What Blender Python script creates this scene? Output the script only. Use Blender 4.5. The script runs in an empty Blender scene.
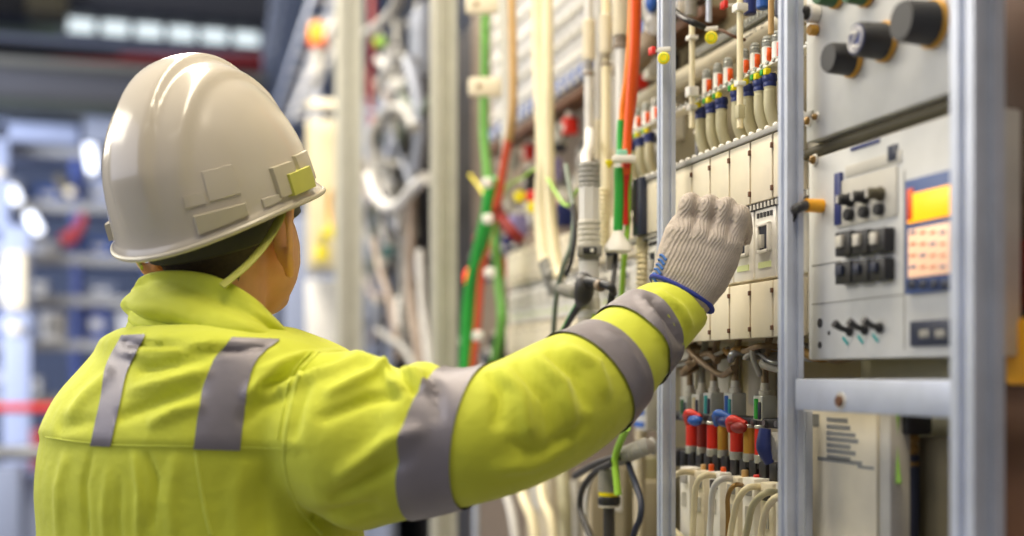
import bpy, bmesh, math, random
import numpy as np
from mathutils import Vector, Matrix
from mathutils.bvhtree import BVHTree
random.seed(7)
RNG = np.random.default_rng(7)
SC = bpy.context.scene
COL = SC.collection
V = Vector
# ---------------------------------------------------------------- camera frame
F_PX = 1200.0
TH = math.atan(362.0 / F_PX)
CAMZ = 1.40
CF = V((math.sin(TH), math.cos(TH), 0))       # forward
CR = V((math.cos(TH), -math.sin(TH), 0))      # right
UP = V((0, 0, 1))
CAM = V((0, 0, CAMZ))

def P(px, py, d):
    return CAM + (CF + CR * ((px - 512) / F_PX) + UP * ((375 - py) / F_PX)) * d

def PX(px, py, X):
    k = CF + CR * ((px - 512) / F_PX) + UP * ((375 - py) / F_PX)
    return CAM + k * (X / k.x)

def PY(px, py, Y):
    k = CF + CR * ((px - 512) / F_PX) + UP * ((375 - py) / F_PX)
    return CAM + k * (Y / k.y)

def proj(co):
    """n x 3 world points -> pixel x, pixel y, depth"""
    q = co - np.array(CAM)
    d = q @ np.array(CF)
    return 512 + F_PX * (q @ np.array(CR)) / d, 375 - F_PX * q[:, 2] / d, d

# ---------------------------------------------------------------- materials
def lin(c):
    return tuple((x / 255 / 12.92) if x / 255 <= 0.04045 else ((x / 255 + 0.055) / 1.055) ** 2.4 for x in c)

def mat(name, col, rough=0.5, metal=0.0, var=0.06, scale=25.0, bump=0.0, bscale=200.0, emit=None, estr=0.0,
        trans=0.0, coat=0.0, spec=0.5, sheen=0.0):
    m = bpy.data.materials.new(name)
    m.use_nodes = True
    nt = m.node_tree
    b = nt.nodes['Principled BSDF']
    c = lin(col)
    b.inputs['Roughness'].default_value = rough
    b.inputs['Metallic'].default_value = metal
    b.inputs['Specular IOR Level'].default_value = spec
    if coat: b.inputs['Coat Weight'].default_value = coat; b.inputs['Coat Roughness'].default_value = 0.06
    if trans: b.inputs['Transmission Weight'].default_value = trans
    if sheen: b.inputs['Sheen Weight'].default_value = sheen
    tc = nt.nodes.new('ShaderNodeTexCoord')
    nz = nt.nodes.new('ShaderNodeTexNoise')
    nz.inputs['Scale'].default_value = scale
    nz.inputs['Detail'].default_value = 4
    nt.links.new(tc.outputs['Object'], nz.inputs['Vector'])
    rp = nt.nodes.new('ShaderNodeValToRGB')
    rp.color_ramp.elements[0].position = 0.3
    rp.color_ramp.elements[1].position = 0.7
    rp.color_ramp.elements[0].color = tuple(max(0, x * (1 - var)) for x in c) + (1,)
    rp.color_ramp.elements[1].color = tuple(min(1, x * (1 + var)) for x in c) + (1,)
    nt.links.new(nz.outputs['Fac'], rp.inputs['Fac'])
    nt.links.new(rp.outputs['Color'], b.inputs['Base Color'])
    if bump:
        n2 = nt.nodes.new('ShaderNodeTexNoise'); n2.inputs['Scale'].default_value = bscale
        nt.links.new(tc.outputs['Object'], n2.inputs['Vector'])
        bp = nt.nodes.new('ShaderNodeBump'); bp.inputs['Strength'].default_value = bump
        bp.inputs['Distance'].default_value = 0.002
        nt.links.new(n2.outputs['Fac'], bp.inputs['Height'])
        nt.links.new(bp.outputs['Normal'], b.inputs['Normal'])
    if emit:
        b.inputs['Emission Color'].default_value = lin(emit) + (1,)
        b.inputs['Emission Strength'].default_value = estr
    return m

M = {}
def dm(key, *a, **k): M[key] = mat(key, *a, **k)
dm('cream', (232, 222, 196), .45)
dm('cream_dark', (200, 188, 160), .5)
dm('white', (236, 233, 224), .4)
dm('panel', (205, 205, 200), .5)
dm('alu', (196, 203, 218), .42, .28, var=.08)
dm('alu_warm', (192, 190, 176), .45, .15, var=.06)
dm('steel', (150, 152, 155), .35, .8, var=.12)
dm('grey', (140, 138, 130), .5)
dm('light_grey', (196, 192, 180), .5)
dm('dark', (52, 50, 50), .5)
dm('black', (34, 34, 37), .45)
dm('olive', (116, 106, 78), .6)
dm('olive_dark', (78, 72, 52), .6)
dm('brass', (150, 118, 66), .4, .5, var=.15)
dm('bronze', (138, 118, 92), .45, .3, var=.2, scale=80)
dm('hose_beige', (186, 180, 146), .5)
dm('hose_cream', (232, 220, 182), .45)
dm('hose_grey', (158, 156, 150), .5)
dm('hose_white', (215, 213, 208), .45)
dm('pipe', (190, 182, 156), .5)
dm('red', (214, 44, 30), .4)
dm('red_dark', (140, 36, 30), .5)
dm('orange', (238, 92, 22), .4)
dm('tan', (196, 158, 100), .5)
dm('amber', (240, 170, 30), .4)
dm('yellow', (240, 222, 20), .4)
dm('lime', (150, 200, 60), .45)
dm('green', (44, 166, 60), .45)
dm('green_dark', (40, 90, 50), .45)
dm('blue', (40, 92, 176), .4)
dm('blue_dark', (38, 50, 110), .4)
dm('navy', (40, 46, 66), .4)
dm('teal', (40, 150, 150), .4)
dm('gold', (200, 150, 60), .4, .3)
dm('clear', (222, 224, 214), .15, trans=.22)
dm('smoke', (178, 180, 172), .15, trans=.2)
dm('brown', (106, 72, 50), .5)
dm('pink', (206, 96, 100), .5)
dm('lilac', (150, 140, 190), .5)
dm('print', (150, 150, 144), .6)
dm('lime_pale', (204, 214, 156), .45)
dm('brown_grey', (132, 116, 98), .55)
dm('green_grey', (110, 122, 108), .5)
dm('leaf', (104, 168, 70), .45)
dm('orange_red', (222, 92, 60), .45)
dm('amber_orange', (246, 140, 30), .4)
dm('teal_pale', (150, 215, 185), .45)
dm('teal_dark', (70, 110, 108), .5)
dm('slab_white', (212, 210, 208), .5)
dm('slate', (136, 142, 156), .5)
dm('tan_grey', (164, 148, 134), .55)
dm('dark_grey', (92, 92, 96), .55)
dm('olive_grey', (120, 118, 108), .55)
dm('green_black', (62, 68, 62), .55)
dm('blue_pale', (178, 188, 214), .5)
dm('rack_blue', (74, 92, 156), .45)
dm('red_faded', (176, 62, 64), .5)
dm('floor', (140, 140, 144), .35)
dm('wall_blue', (120, 132, 160), .7)
dm('wall_grey', (150, 150, 150), .7)
dm('slate_blue', (72, 92, 140), .45)
dm('peach', (214, 140, 100), .5)
dm('skin', (238, 176, 122), .5, var=.05, scale=40)
dm('hair', (52, 40, 30), .65, var=.3, scale=200)
dm('band_dark', (62, 62, 40), .6)
dm('helmet', (204, 195, 178), .22, var=.02, coat=.35)
dm('helmet_pad', (196, 187, 164), .35, var=.02)
dm('strap', (196, 196, 92), .6)
dm('retro', (134, 128, 132), .42, .25, var=.05, bump=.25, bscale=900)
dm('trouser', (52, 60, 84), .8, bump=.3, bscale=500)
dm('boot', (58, 48, 40), .6)
dm('knit_blue', (46, 60, 150), .8, bump=.4, bscale=900)
dm('print_blue', (60, 110, 180), .7)

def fabric(name, col, rough=.75):
    m = mat(name, col, rough, var=.05, scale=14, sheen=.15)
    nt = m.node_tree; b = nt.nodes['Principled BSDF']
    tc = nt.nodes.new('ShaderNodeTexCoord')
    w = nt.nodes.new('ShaderNodeTexNoise'); w.inputs['Scale'].default_value = 22; w.inputs['Detail'].default_value = 3
    f = nt.nodes.new('ShaderNodeTexNoise'); f.inputs['Scale'].default_value = 900
    ad = nt.nodes.new('ShaderNodeMath'); ad.operation = 'MULTIPLY_ADD'; ad.inputs[1].default_value = .06
    nt.links.new(tc.outputs['Object'], w.inputs['Vector']); nt.links.new(tc.outputs['Object'], f.inputs['Vector'])
    nt.links.new(f.outputs['Fac'], ad.inputs[0]); nt.links.new(w.outputs['Fac'], ad.inputs[2])
    bp = nt.nodes.new('ShaderNodeBump'); bp.inputs['Strength'].default_value = .35; bp.inputs['Distance'].default_value = .012
    nt.links.new(ad.outputs[0], bp.inputs['Height']); nt.links.new(bp.outputs['Normal'], b.inputs['Normal'])
    return m
M['hivis'] = fabric('hivis', (206, 212, 54))
M['hivis_seam'] = fabric('hivis_seam', (212, 220, 72))

def knit(name, col):
    m = mat(name, col, .9, var=.10, scale=300)
    nt = m.node_tree; b = nt.nodes['Principled BSDF']
    tc = nt.nodes.new('ShaderNodeTexCoord')
    mp = nt.nodes.new('ShaderNodeMapping'); mp.inputs['Rotation'].default_value = (0, math.radians(-22), -TH)
    w = nt.nodes.new('ShaderNodeTexWave'); w.wave_type = 'BANDS'; w.bands_direction = 'X'
    w.inputs['Scale'].default_value = 120; w.inputs['Distortion'].default_value = 1.6; w.inputs['Detail'].default_value = 1
    w.inputs['Detail Scale'].default_value = 1.0
    w2 = nt.nodes.new('ShaderNodeTexWave'); w2.wave_type = 'BANDS'; w2.bands_direction = 'Z'
    w2.inputs['Scale'].default_value = 200; w2.inputs['Distortion'].default_value = 1.5
    ad = nt.nodes.new('ShaderNodeMath'); ad.operation = 'MULTIPLY_ADD'; ad.inputs[1].default_value = .4
    bp = nt.nodes.new('ShaderNodeBump'); bp.inputs['Strength'].default_value = .85; bp.inputs['Distance'].default_value = .0012
    nt.links.new(tc.outputs['Object'], mp.inputs['Vector'])
    nt.links.new(mp.outputs['Vector'], w.inputs['Vector']); nt.links.new(mp.outputs['Vector'], w2.inputs['Vector'])
    nt.links.new(w2.outputs['Fac'], ad.inputs[0]); nt.links.new(w.outputs['Fac'], ad.inputs[2])
    nt.links.new(ad.outputs[0], bp.inputs['Height']); nt.links.new(bp.outputs['Normal'], b.inputs['Normal'])
    return m
M['knit'] = knit('knit', (192, 180, 168))

# ---------------------------------------------------------------- mesh builder
ORG = {}          # root name -> world origin used for 'world' builds

def basis(axis):
    a = V(axis).normalized()
    t = V((0, 0, 1)) if abs(a.z) < .9 else V((1, 0, 0))
    u = a.cross(t).normalized(); v = a.cross(u).normalized()
    return a, u, v

def smooth_path(pts, n=6):
    pts = [V(p) for p in pts]
    if len(pts) < 3: return pts
    q = [pts[0] * 2 - pts[1]] + pts + [pts[-1] * 2 - pts[-2]]
    out = []
    for i in range(1, len(q) - 2):
        a, b, c, d = q[i - 1], q[i], q[i + 1], q[i + 2]
        for k in range(n):
            t = k / n
            out.append(.5 * ((2 * b) + (c - a) * t + (2 * a - 5 * b + 4 * c - d) * t * t + (3 * b - a - 3 * c + d) * t ** 3))
    out.append(pts[-1])
    return out

class MB:
    def __init__(s): s.v = []; s.f = []
    def add(s, vs, fs):
        o = len(s.v); s.v += [V(p) for p in vs]; s.f += [[i + o for i in f] for f in fs]; return s
    def box(s, c, size, R=None, bev=0.0):
        """bevelled box; bev as an absolute chamfer"""
        hx, hy, hz = (x / 2 for x in size); c = V(c)
        bev = min(bev, hx * .9, hy * .9, hz * .9)
        vs, fs = [], []
        if bev <= 0:
            vs = [V((x, y, z)) for x in (-hx, hx) for y in (-hy, hy) for z in (-hz, hz)]
            fs = [[0, 1, 3, 2], [4, 6, 7, 5], [0, 4, 5, 1], [2, 3, 7, 6], [0, 2, 6, 4], [1, 5, 7, 3]]
        else:
            bm = bmesh.new(); bmesh.ops.create_cube(bm, size=1)
            for q in bm.verts: q.co = V((q.co.x * 2 * hx, q.co.y * 2 * hy, q.co.z * 2 * hz))
            bmesh.ops.bevel(bm, geom=bm.edges[:], offset=bev, segments=2, affect='EDGES', profile=.5)
            bm.verts.index_update()
            vs = [q.co.copy() for q in bm.verts]; fs = [[q.index for q in f.verts] for f in bm.faces]; bm.free()
        if R is not None: vs = [R @ p for p in vs]
        return s.add([p + c for p in vs], fs)
    def loft(s, rings, caps=True, closed=True):
        n = len(rings[0]); o = len(s.v)
        for r in rings: s.v += [V(p) for p in r]
        m = n if closed else n - 1
        for i in range(len(rings) - 1):
            for j in range(m):
                a = o + i * n + j; b = o + i * n + (j + 1) % n
                s.f.append([a, b, b + n, a + n])
        if caps and closed:
            s.f.append([o + j for j in range(n)][::-1]); e = o + (len(rings) - 1) * n
            s.f.append([e + j for j in range(n)])
        return s
    def lathe(s, p0, axis, prof, n=16):
        """prof: (distance along axis, radius)"""
        a, u, v = basis(axis); p0 = V(p0)
        rings = [[p0 + a * t + (u * math.cos(k * 2 * math.pi / n) + v * math.sin(k * 2 * math.pi / n)) * max(r, 1e-5) for k in range(n)] for t, r in prof]
        return s.loft(rings)
    def cyl(s, p0, p1, r, n=16, bev=0.0, r1=None):
        p0, p1 = V(p0), V(p1); L = (p1 - p0).length; r1 = r if r1 is None else r1
        b = min(bev, L * .45, r * .6)
        prof = [(0, r - b), (b, r), (L - b, r1), (L, r1 - b)] if b else [(0, r), (L, r1)]
        return s.lathe(p0, p1 - p0, prof, n)
    def tube(s, pts, r, n=10, sm=6, flat=None):
        """r: number or list per control point"""
        P_ = smooth_path(pts, sm) if len(pts) > 2 else [V(p) for p in pts]
        if hasattr(r, '__len__'):
            ts = np.linspace(0, len(r) - 1, len(P_)); rs = np.interp(ts, range(len(r)), r)
        else: rs = [r] * len(P_)
        rings = []; u = None
        for i, p in enumerate(P_):
            t = (P_[min(i + 1, len(P_) - 1)] - P_[max(i - 1, 0)]).normalized()
            if u is None: _, u, _ = basis(t)
            u = (u - t * u.dot(t)).normalized(); w = t.cross(u)
            rings.append([p + (u * math.cos(k * 2 * math.pi / n) + w * math.sin(k * 2 * math.pi / n) * (flat or 1)) * rs[i] for k in range(n)])
        return s.loft(rings)
    def ribbed(s, p0, p1, r, pitch, amp, n=16):
        p0, p1 = V(p0), V(p1); L = (p1 - p0).length; k = max(2, round(L / pitch)); pr = []
        for i in range(k):
            t = i * L / k; d = L / k
            pr += [(t, r - amp), (t + d * .2, r), (t + d * .65, r), (t + d * .85, r - amp)]
        pr.append((L, r - amp))
        return s.lathe(p0, p1 - p0, pr, n)
    def ribtube(s, pts, r, amp=.0012, pitch=.006, n=12):
        """corrugated flexible hose along a smooth path"""
        P_ = smooth_path(pts, 12); d = [0]
        for a, b in zip(P_, P_[1:]): d.append(d[-1] + (b - a).length)
        N = max(6, int(d[-1] / pitch * 4)); q = []
        for t in np.linspace(0, d[-1], N):
            i = min(max(int(np.searchsorted(d, t)) - 1, 0), len(P_) - 2)
            k = (t - d[i]) / max(d[i + 1] - d[i], 1e-9); q.append(P_[i].lerp(P_[i + 1], min(k, 1)))
        rr = [r - (amp if i % 4 in (0, 3) else 0) for i in range(N)]
        rings = []; u = None
        for i, p in enumerate(q):
            t = (q[min(i + 1, N - 1)] - q[max(i - 1, 0)]).normalized()
            if u is None: _, u, _ = basis(t)
            u = (u - t * u.dot(t)).normalized(); w = t.cross(u)
            rings.append([p + (u * math.cos(k * 2 * math.pi / n) + w * math.sin(k * 2 * math.pi / n)) * rr[i] for k in range(n)])
        return s.loft(rings)
    def ball(s, c, r, n=16, sc=(1, 1, 1), R=None):
        c = V(c); rings = []
        for i in range(n // 2 + 1):
            t = math.pi * i / (n // 2); q = []
            for k in range(n):
                p = V((math.sin(t) * math.cos(k * 2 * math.pi / n) * sc[0], math.sin(t) * math.sin(k * 2 * math.pi / n) * sc[1], math.cos(t) * sc[2])) * max(r, 1e-5)
                if i in (0, n // 2): p = V((0.02 * r * math.cos(k * 2 * math.pi / n) * sc[0], 0.02 * r * math.sin(k * 2 * math.pi / n) * sc[1], p.z))
                q.append(c + (R @ p if R is not None else p))
            rings.append(q)
        return s.loft(rings)
    def torus(s, c, axis, R, r, n=24, m=10):
        a, u, v = basis(axis); c = V(c)
        pts = []
        o = len(s.v)
        for i in range(n):
            d = u * math.cos(i * 2 * math.pi / n) + v * math.sin(i * 2 * math.pi / n)
            for k in range(m): s.v.append(c + d * (R + r * math.cos(k * 2 * math.pi / m)) + a * r * math.sin(k * 2 * math.pi / m))
        for i in range(n):
            for k in range(m):
                s.f.append([o + i * m + k, o + ((i + 1) % n) * m + k, o + ((i + 1) % n) * m + (k + 1) % m, o + i * m + (k + 1) % m])
        return s
    def build(s, name, m, parent=None, world=None, smooth=True, label=None, angle=40, org=None):
        """world: points are world coordinates and get moved into the root's frame"""
        off = V((0, 0, 0))
        if parent is not None and world is not False:
            r = parent
            while r.parent: r = r.parent
            off = r.location.copy()
        if org is not None: off = V(org)
        me = bpy.data.meshes.new(name)
        me.from_pydata([tuple(p - off) for p in s.v], [], s.f)
        bm = bmesh.new(); bm.from_mesh(me); bmesh.ops.recalc_face_normals(bm, faces=bm.faces[:]); bm.to_mesh(me); bm.free()
        me.materials.append(M[m] if isinstance(m, str) else m)
        if smooth: me.shade_smooth(); me.set_sharp_from_angle(angle=math.radians(angle))
        o = bpy.data.objects.new(name, me); COL.objects.link(o)
        if parent is not None: o.parent = parent
        elif org is not None: o.location = off
        if label: o['label'] = label
        return o

def tag(o, label=None, cat=None, group=None, kind=None):
    if label: o['label'] = label
    if cat: o['category'] = cat
    if group: o['group'] = group
    if kind: o['kind'] = kind
    return o

def thing(name, label, cat, loc=(0, 0, 0), group=None):
    o = bpy.data.objects.new(name, None); COL.objects.link(o)
    o.empty_display_size = .02; o.location = loc
    return tag(o, label, cat, group)

def dup(root, loc, label=None, group=None, rz=None):
    r = root.copy(); COL.objects.link(r); r.location = loc
    if rz is not None: r.rotation_euler = (0, 0, rz)
    if label: r['label'] = label
    if group: r['group'] = group
    for ch in list(root.children):
        c = ch.copy(); COL.objects.link(c); c.parent = r
        for g in list(ch.children):
            d = g.copy(); COL.objects.link(d); d.parent = c
    return r

def cable(name, pts, r, m, label, cat='cable', group=None, n=10, sm=6):
    mb = MB().tube(pts, r, n, sm)
    o = mb.build(name, m, org=V(pts[0]))
    return tag(o, label, cat, group)

def struct(name, mb, m, smooth=False):
    o = mb.build(name, m, smooth=smooth); o['kind'] = 'structure'; return o

def voxel(mb, size, iters=4, fac=.5):
    """union of closed shells as one continuous surface; returns a mesh"""
    me = bpy.data.meshes.new('t'); me.from_pydata([tuple(p) for p in mb.v], [], mb.f)
    bm = bmesh.new(); bm.from_mesh(me); bmesh.ops.recalc_face_normals(bm, faces=bm.faces[:]); bm.to_mesh(me); bm.free()
    o = bpy.data.objects.new('t', me); COL.objects.link(o)
    md = o.modifiers.new('r', 'REMESH'); md.mode = 'VOXEL'; md.voxel_size = size
    if iters:
        s_ = o.modifiers.new('s', 'SMOOTH'); s_.iterations = iters; s_.factor = fac
    dg = bpy.context.evaluated_depsgraph_get(); dg.update()
    out = bpy.data.meshes.new_from_object(o.evaluated_get(dg))
    bpy.data.objects.remove(o); bpy.data.meshes.remove(me)
    return out

def coords(me):
    a = np.empty(len(me.vertices) * 3); me.vertices.foreach_get('co', a); return a.reshape(-1, 3)
def normals(me):
    a = np.empty(len(me.vertices) * 3); me.vertices.foreach_get('normal', a); return a.reshape(-1, 3)
def set_coords(me, co):
    me.vertices.foreach_set('co', co.ravel()); me.update()
def mesh_obj(name, me, m, parent=None, label=None):
    off = V((0, 0, 0))
    if parent is not None:
        r = parent
        while r.parent: r = r.parent
        off = r.location
    set_coords(me, coords(me) - np.array(off))
    me.materials.clear(); me.materials.append(M[m]); me.shade_smooth()
    o = bpy.data.objects.new(name, me); COL.objects.link(o)
    if parent is not None: o.parent = parent
    if label: o['label'] = label
    return o
def bvh_of(me):
    return BVHTree.FromPolygons([v.co.copy() for v in me.vertices], [list(p.vertices) for p in me.polygons])

# ---------------------------------------------------------------- camera and render look
cd = bpy.data.cameras.new('camera'); cam = bpy.data.objects.new('camera', cd); COL.objects.link(cam)
cam.location = CAM; cam.rotation_euler = (math.pi / 2, 0, -TH)
cd.sensor_width = 36; cd.lens = F_PX / 1024 * 36; cd.shift_y = 107 / 1024
cd.clip_start = .02; cd.clip_end = 100
cd.dof.use_dof = True; cd.dof.focus_distance = 1.47; cd.dof.aperture_fstop = 1.7
SC.camera = cam
SC.view_settings.view_transform = 'Standard'; SC.view_settings.look = 'None'
SC.view_settings.gamma = 1; SC.view_settings.use_curve_mapping = False
SC.view_settings.exposure = 0.12
try: SC.cycles.use_denoising = True
except Exception: pass
SC.cycles.max_bounces = 8
SC.cycles.sample_clamp_indirect = 6

w = bpy.data.worlds.new('world'); SC.world = w; w.use_nodes = True
bg = w.node_tree.nodes['Background']; bg.inputs['Color'].default_value = lin((226, 228, 236)) + (1,); bg.inputs['Strength'].default_value = .46

def area(name, loc, rot, sx, sy, power, col):
    l = bpy.data.lights.new(name, 'AREA'); l.shape = 'RECTANGLE'; l.size = sx; l.size_y = sy; l.energy = power; l.color = lin(col)
    o = bpy.data.objects.new(name, l); COL.objects.link(o); o.location = loc; o.rotation_euler = rot; return o
area('ceiling_lamp_aisle', (.1, 1.1, 3.5), (0, 0, 0), .35, 2.6, 62, (255, 240, 212))
area('ceiling_lamp_far', (.0, 4.6, 3.6), (0, 0, 0), .35, 3.6, 120, (255, 244, 226))
area('hall_window_light', (-3.4, 1.5, 2.6), (0, math.radians(-68), 0), 2.4, 4.0, 52, (218, 226, 255))
area('hall_fill_light', (-2.6, 6.2, 2.4), (math.radians(80), 0, math.radians(-42)), 1.6, 1.2, 150, (226, 234, 255))  # added fill, out of view on the left, brightens the hall shelving
area('cabinet_fill_light', (-1.5, 2.7, 2.5), (0, math.radians(-66), 0), .5, 2.4, 34, (255, 246, 226))  # added unseen fill aimed at the cabinets to lift the dim bays
area('ceiling_lamp_rear', (-.9, -1.2, 3.6), (math.radians(-25), 0, 0), 2.0, .5, 16, (255, 244, 226))
# ================================================================ the worker
def arm_ring(top, bot, d, tan, k=.95, n=28):
    pt, pb = P(*top, d), P(*bot, d); c = (pt + pb) / 2; e1 = pt - c
    e2 = V(tan).cross(e1).normalized() * e1.length * k
    if e2.dot(CF) > 0: e2 = -e2                       # towards the camera
    return c, e1, e2
def ring_pts(c, e1, e2, n=28):
    return [c + e1 * math.cos(2 * math.pi * k / n) + e2 * math.sin(2 * math.pi * k / n) for k in range(n)]

ARM = [((296, 362), (300, 500), 1.335), ((345, 352), (355, 530), 1.31), ((372, 355), (388, 525), 1.297), ((398, 370), (418, 518), 1.285), ((421, 360), (436, 515), 1.276), ((446, 369), (455, 510), 1.268),
       ((472, 369), (480, 504), 1.26), ((505, 357), (525, 490), 1.27), ((545, 338), (577, 464), 1.30),
       ((580, 325), (617, 433), 1.335), ((612, 304), (650, 393), 1.37), ((640, 286), (684, 350), 1.405), ((655, 285), (707, 324), 1.42)]
cent = [(P(*t, d) + P(*b, d)) / 2 for t, b, d in ARM]
rings = []
for i, (t, b, d) in enumerate(ARM):
    tan = cent[min(i + 1, len(cent) - 1)] - cent[max(i - 1, 0)]
    c, e1, e2 = arm_ring(t, b, d, tan, .92)
    rings.append(ring_pts(c, e1, e2))
# denser rings by Catmull-Rom through the control rings
def densify(rings, n=3):
    cols = [smooth_path([r[k] for r in rings], n) for k in range(len(rings[0]))]
    return [[c[i] for c in cols] for i in range(len(cols[0]))]
jm = MB().loft(densify(rings, 3))
# torso: (py, left px, right px, left depth, right depth, half depth)
TOR = [(328, 154, 268, 1.49, 1.36, .085), (340, 138, 300, 1.50, 1.34, .11), (352, 132, 325, 1.51, 1.335, .118), (370, 116, 340, 1.51, 1.33, .125),
       (400, 92, 345, 1.51, 1.33, .135), (440, 75, 345, 1.505, 1.335, .14), (490, 67, 335, 1.50, 1.35, .14), (536, 66, 350, 1.50, 1.36, .14),
       (620, 64, 350, 1.50, 1.36, .14), (720, 72, 345, 1.50, 1.36, .135), (800, 68, 352, 1.50, 1.36, .145)]
trs = []
for py, l, r, dl, dr, b in TOR:
    pl, pr = P(l, py, dl), P(r, py, dr)
    z = CAMZ + (375 - py) / F_PX * 1.42; pl.z = pr.z = z
    c = (pl + pr) / 2; a = (pr - pl) / 2; bd = V((-a.y, a.x, 0)).normalized() * b
    q = []
    for k in range(36):
        t = 2 * math.pi * k / 36; cs, sn = math.cos(t), math.sin(t); e = 2 / 2.35
        q.append(c + a * (abs(cs) ** e * math.copysign(1, cs)) + bd * (abs(sn) ** e * math.copysign(1, sn)))
    trs.append(q)
jm.loft(densify(trs, 3))
# left arm, forward of the body and out of the camera's sight
LSH = P(142, 425, 1.55); LEL = P(128, 570, 1.62); LWR = P(150, 520, 1.80)
jm.tube([LSH + V((.02, -.03, .04)), LSH, LSH.lerp(LEL, .5), LEL, LEL.lerp(LWR, .5), LWR], [.075, .08, .075, .07, .062, .052], 20)
jme = voxel(jm, .0055, 7)
co, no = coords(jme), normals(jme)
pxs, pys, dep = proj(co)
view = co - np.array(CAM); view /= np.linalg.norm(view, axis=1)[:, None]
facing = np.clip(-(no * view).sum(1) * 1.6 + .25, 0, 1)
disp = np.zeros(len(co))
def seg_dist(pl):
    best = np.full(len(co), 1e9); pos = np.zeros(len(co)); L = 0
    segs = [np.hypot(b[0] - a[0], b[1] - a[1]) for a, b in zip(pl, pl[1:])]; T = sum(segs)
    for (a, b), sl in zip(zip(pl, pl[1:]), segs):
        ax, ay = a; dx, dy = b[0] - ax, b[1] - ay
        t = np.clip(((pxs - ax) * dx + (pys - ay) * dy) / (dx * dx + dy * dy), 0, 1)
        d = np.hypot(pxs - ax - t * dx, pys - ay - t * dy)
        m = d < best; best[m] = d[m]; pos[m] = (L + t[m] * sl) / T; L += sl
    return best, pos
def crease(pl, w, amp):
    """fold in the cloth: gaussian ridge (amp > 0) or valley (amp < 0), in mm, tapering at both ends"""
    global disp
    d, p = seg_dist(pl)
    disp += amp * .001 * np.exp(-(d / w) ** 2) * np.sqrt(np.clip(4 * p * (1 - p), 0, 1)) * facing
C_ = [
 # shoulder folds towards the neck
 ([(255, 372), (300, 358), (350, 352)], 5, 4), ([(262, 388), (310, 368), (345, 360)], 5, -4), ([(262, 402), (320, 372), (362, 356)], 6, 4),
 ([(350, 350), (385, 372), (410, 400)], 6, 5), ([(372, 352), (402, 374), (418, 395)], 5, -6), ([(325, 395), (375, 372), (405, 368)], 6, 4),
 ([(318, 420), (370, 398), (415, 392)], 8, -4), ([(395, 368), (415, 374), (430, 395)], 6, 4), ([(335, 480), (390, 440), (425, 430)], 10, 4),
 ([(330, 500), (380, 470), (415, 455)], 9, -4), ([(310, 380), (300, 410), (296, 440)], 6, -2.5),
 # sleeve between the first two bands
 ([(424, 372), (436, 390), (440, 425)], 6, -3), ([(488, 372), (500, 390), (498, 430)], 7, -5), ([(497, 366), (520, 392), (530, 440)], 7, 5),
 ([(515, 362), (545, 400), (552, 440)], 6, -4), ([(530, 352), (562, 385), (575, 430)], 7, 5), ([(560, 345), (595, 365), (608, 398)], 7, 4),
 ([(548, 352), (575, 375), (588, 410)], 6, -4), ([(490, 470), (530, 465), (575, 440)], 9, 3), ([(505, 440), (540, 455), (590, 420)], 8, -3),
 # forearm and cuff
 ([(648, 300), (668, 320), (682, 345)], 4, -5), ([(640, 295), (655, 322), (670, 355)], 5, 3), ([(655, 290), (680, 310), (692, 330)], 5, 4),
 ([(600, 330), (625, 345), (645, 385)], 4, 2),
 # yoke: folds radiating from the collar
 ([(130, 352), (170, 352), (215, 345)], 6, 4), ([(135, 372), (180, 362), (222, 356)], 6, -4.5), ([(130, 392), (165, 384), (212, 370)], 7, 4),
 ([(118, 420), (160, 402), (205, 388)], 7, -4), ([(150, 425), (180, 410), (205, 405)], 7, 3.5), ([(245, 400), (262, 380), (290, 365)], 7, 4),
 ([(240, 425), (262, 405), (285, 395)], 8, -3), ([(70, 420), (90, 395), (115, 372)], 8, 3), ([(60, 430), (80, 425), (100, 420)], 8, -2),
 # lower back: long vertical gathers
 ([(66, 452), (58, 490), (60, 560)], 6, 2), ([(92, 450), (84, 486), (88, 560)], 4, -2), ([(108, 470), (104, 510), (106, 560)], 5, 1.5),
 ([(134, 450), (140, 490), (139, 560)], 5, 2.2), ([(146, 449), (156, 480), (152, 530)], 4, -2.5), ([(120, 480), (118, 520), (122, 560)], 4, -1.5),
 ([(176, 452), (170, 500), (174, 560)], 9, 1.6), ([(245, 460), (236, 500), (240, 560)], 12, 2), ([(272, 455), (262, 500), (268, 560)], 9, -2), ([(300, 520), (340, 515), (380, 505)], 10, -4),
 # collar base
 ([(112, 340), (150, 346), (200, 350), (240, 350), (275, 345)], 4.5, -3.5),
 ([(118, 352), (160, 362), (225, 358)], 5, 2.5),
]
for pl, wd, am in C_: crease(pl, wd * .75, am * 2.2)
# the yoke flap stands a little proud of the back below it
SEAM = [(30, 433), (60, 441), (110, 445), (160, 446), (220, 447), (290, 449), (330, 449)]
seam_y = np.interp(pxs, [p[0] for p in SEAM], [p[1] for p in SEAM])
sel = (pxs < 318) & (facing > .05)
yk = 1 / (1 + np.exp((pys - seam_y) / 1.3))
fade = np.clip((320 - pxs) / 40, 0, 1)
disp += np.where(sel, .0045 * yk * np.exp(-np.clip(seam_y - pys, 0, 200) / 90) * fade, 0)
set_coords(jme, co + no * disp[:, None])
JB = bvh_of(jme)

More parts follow.
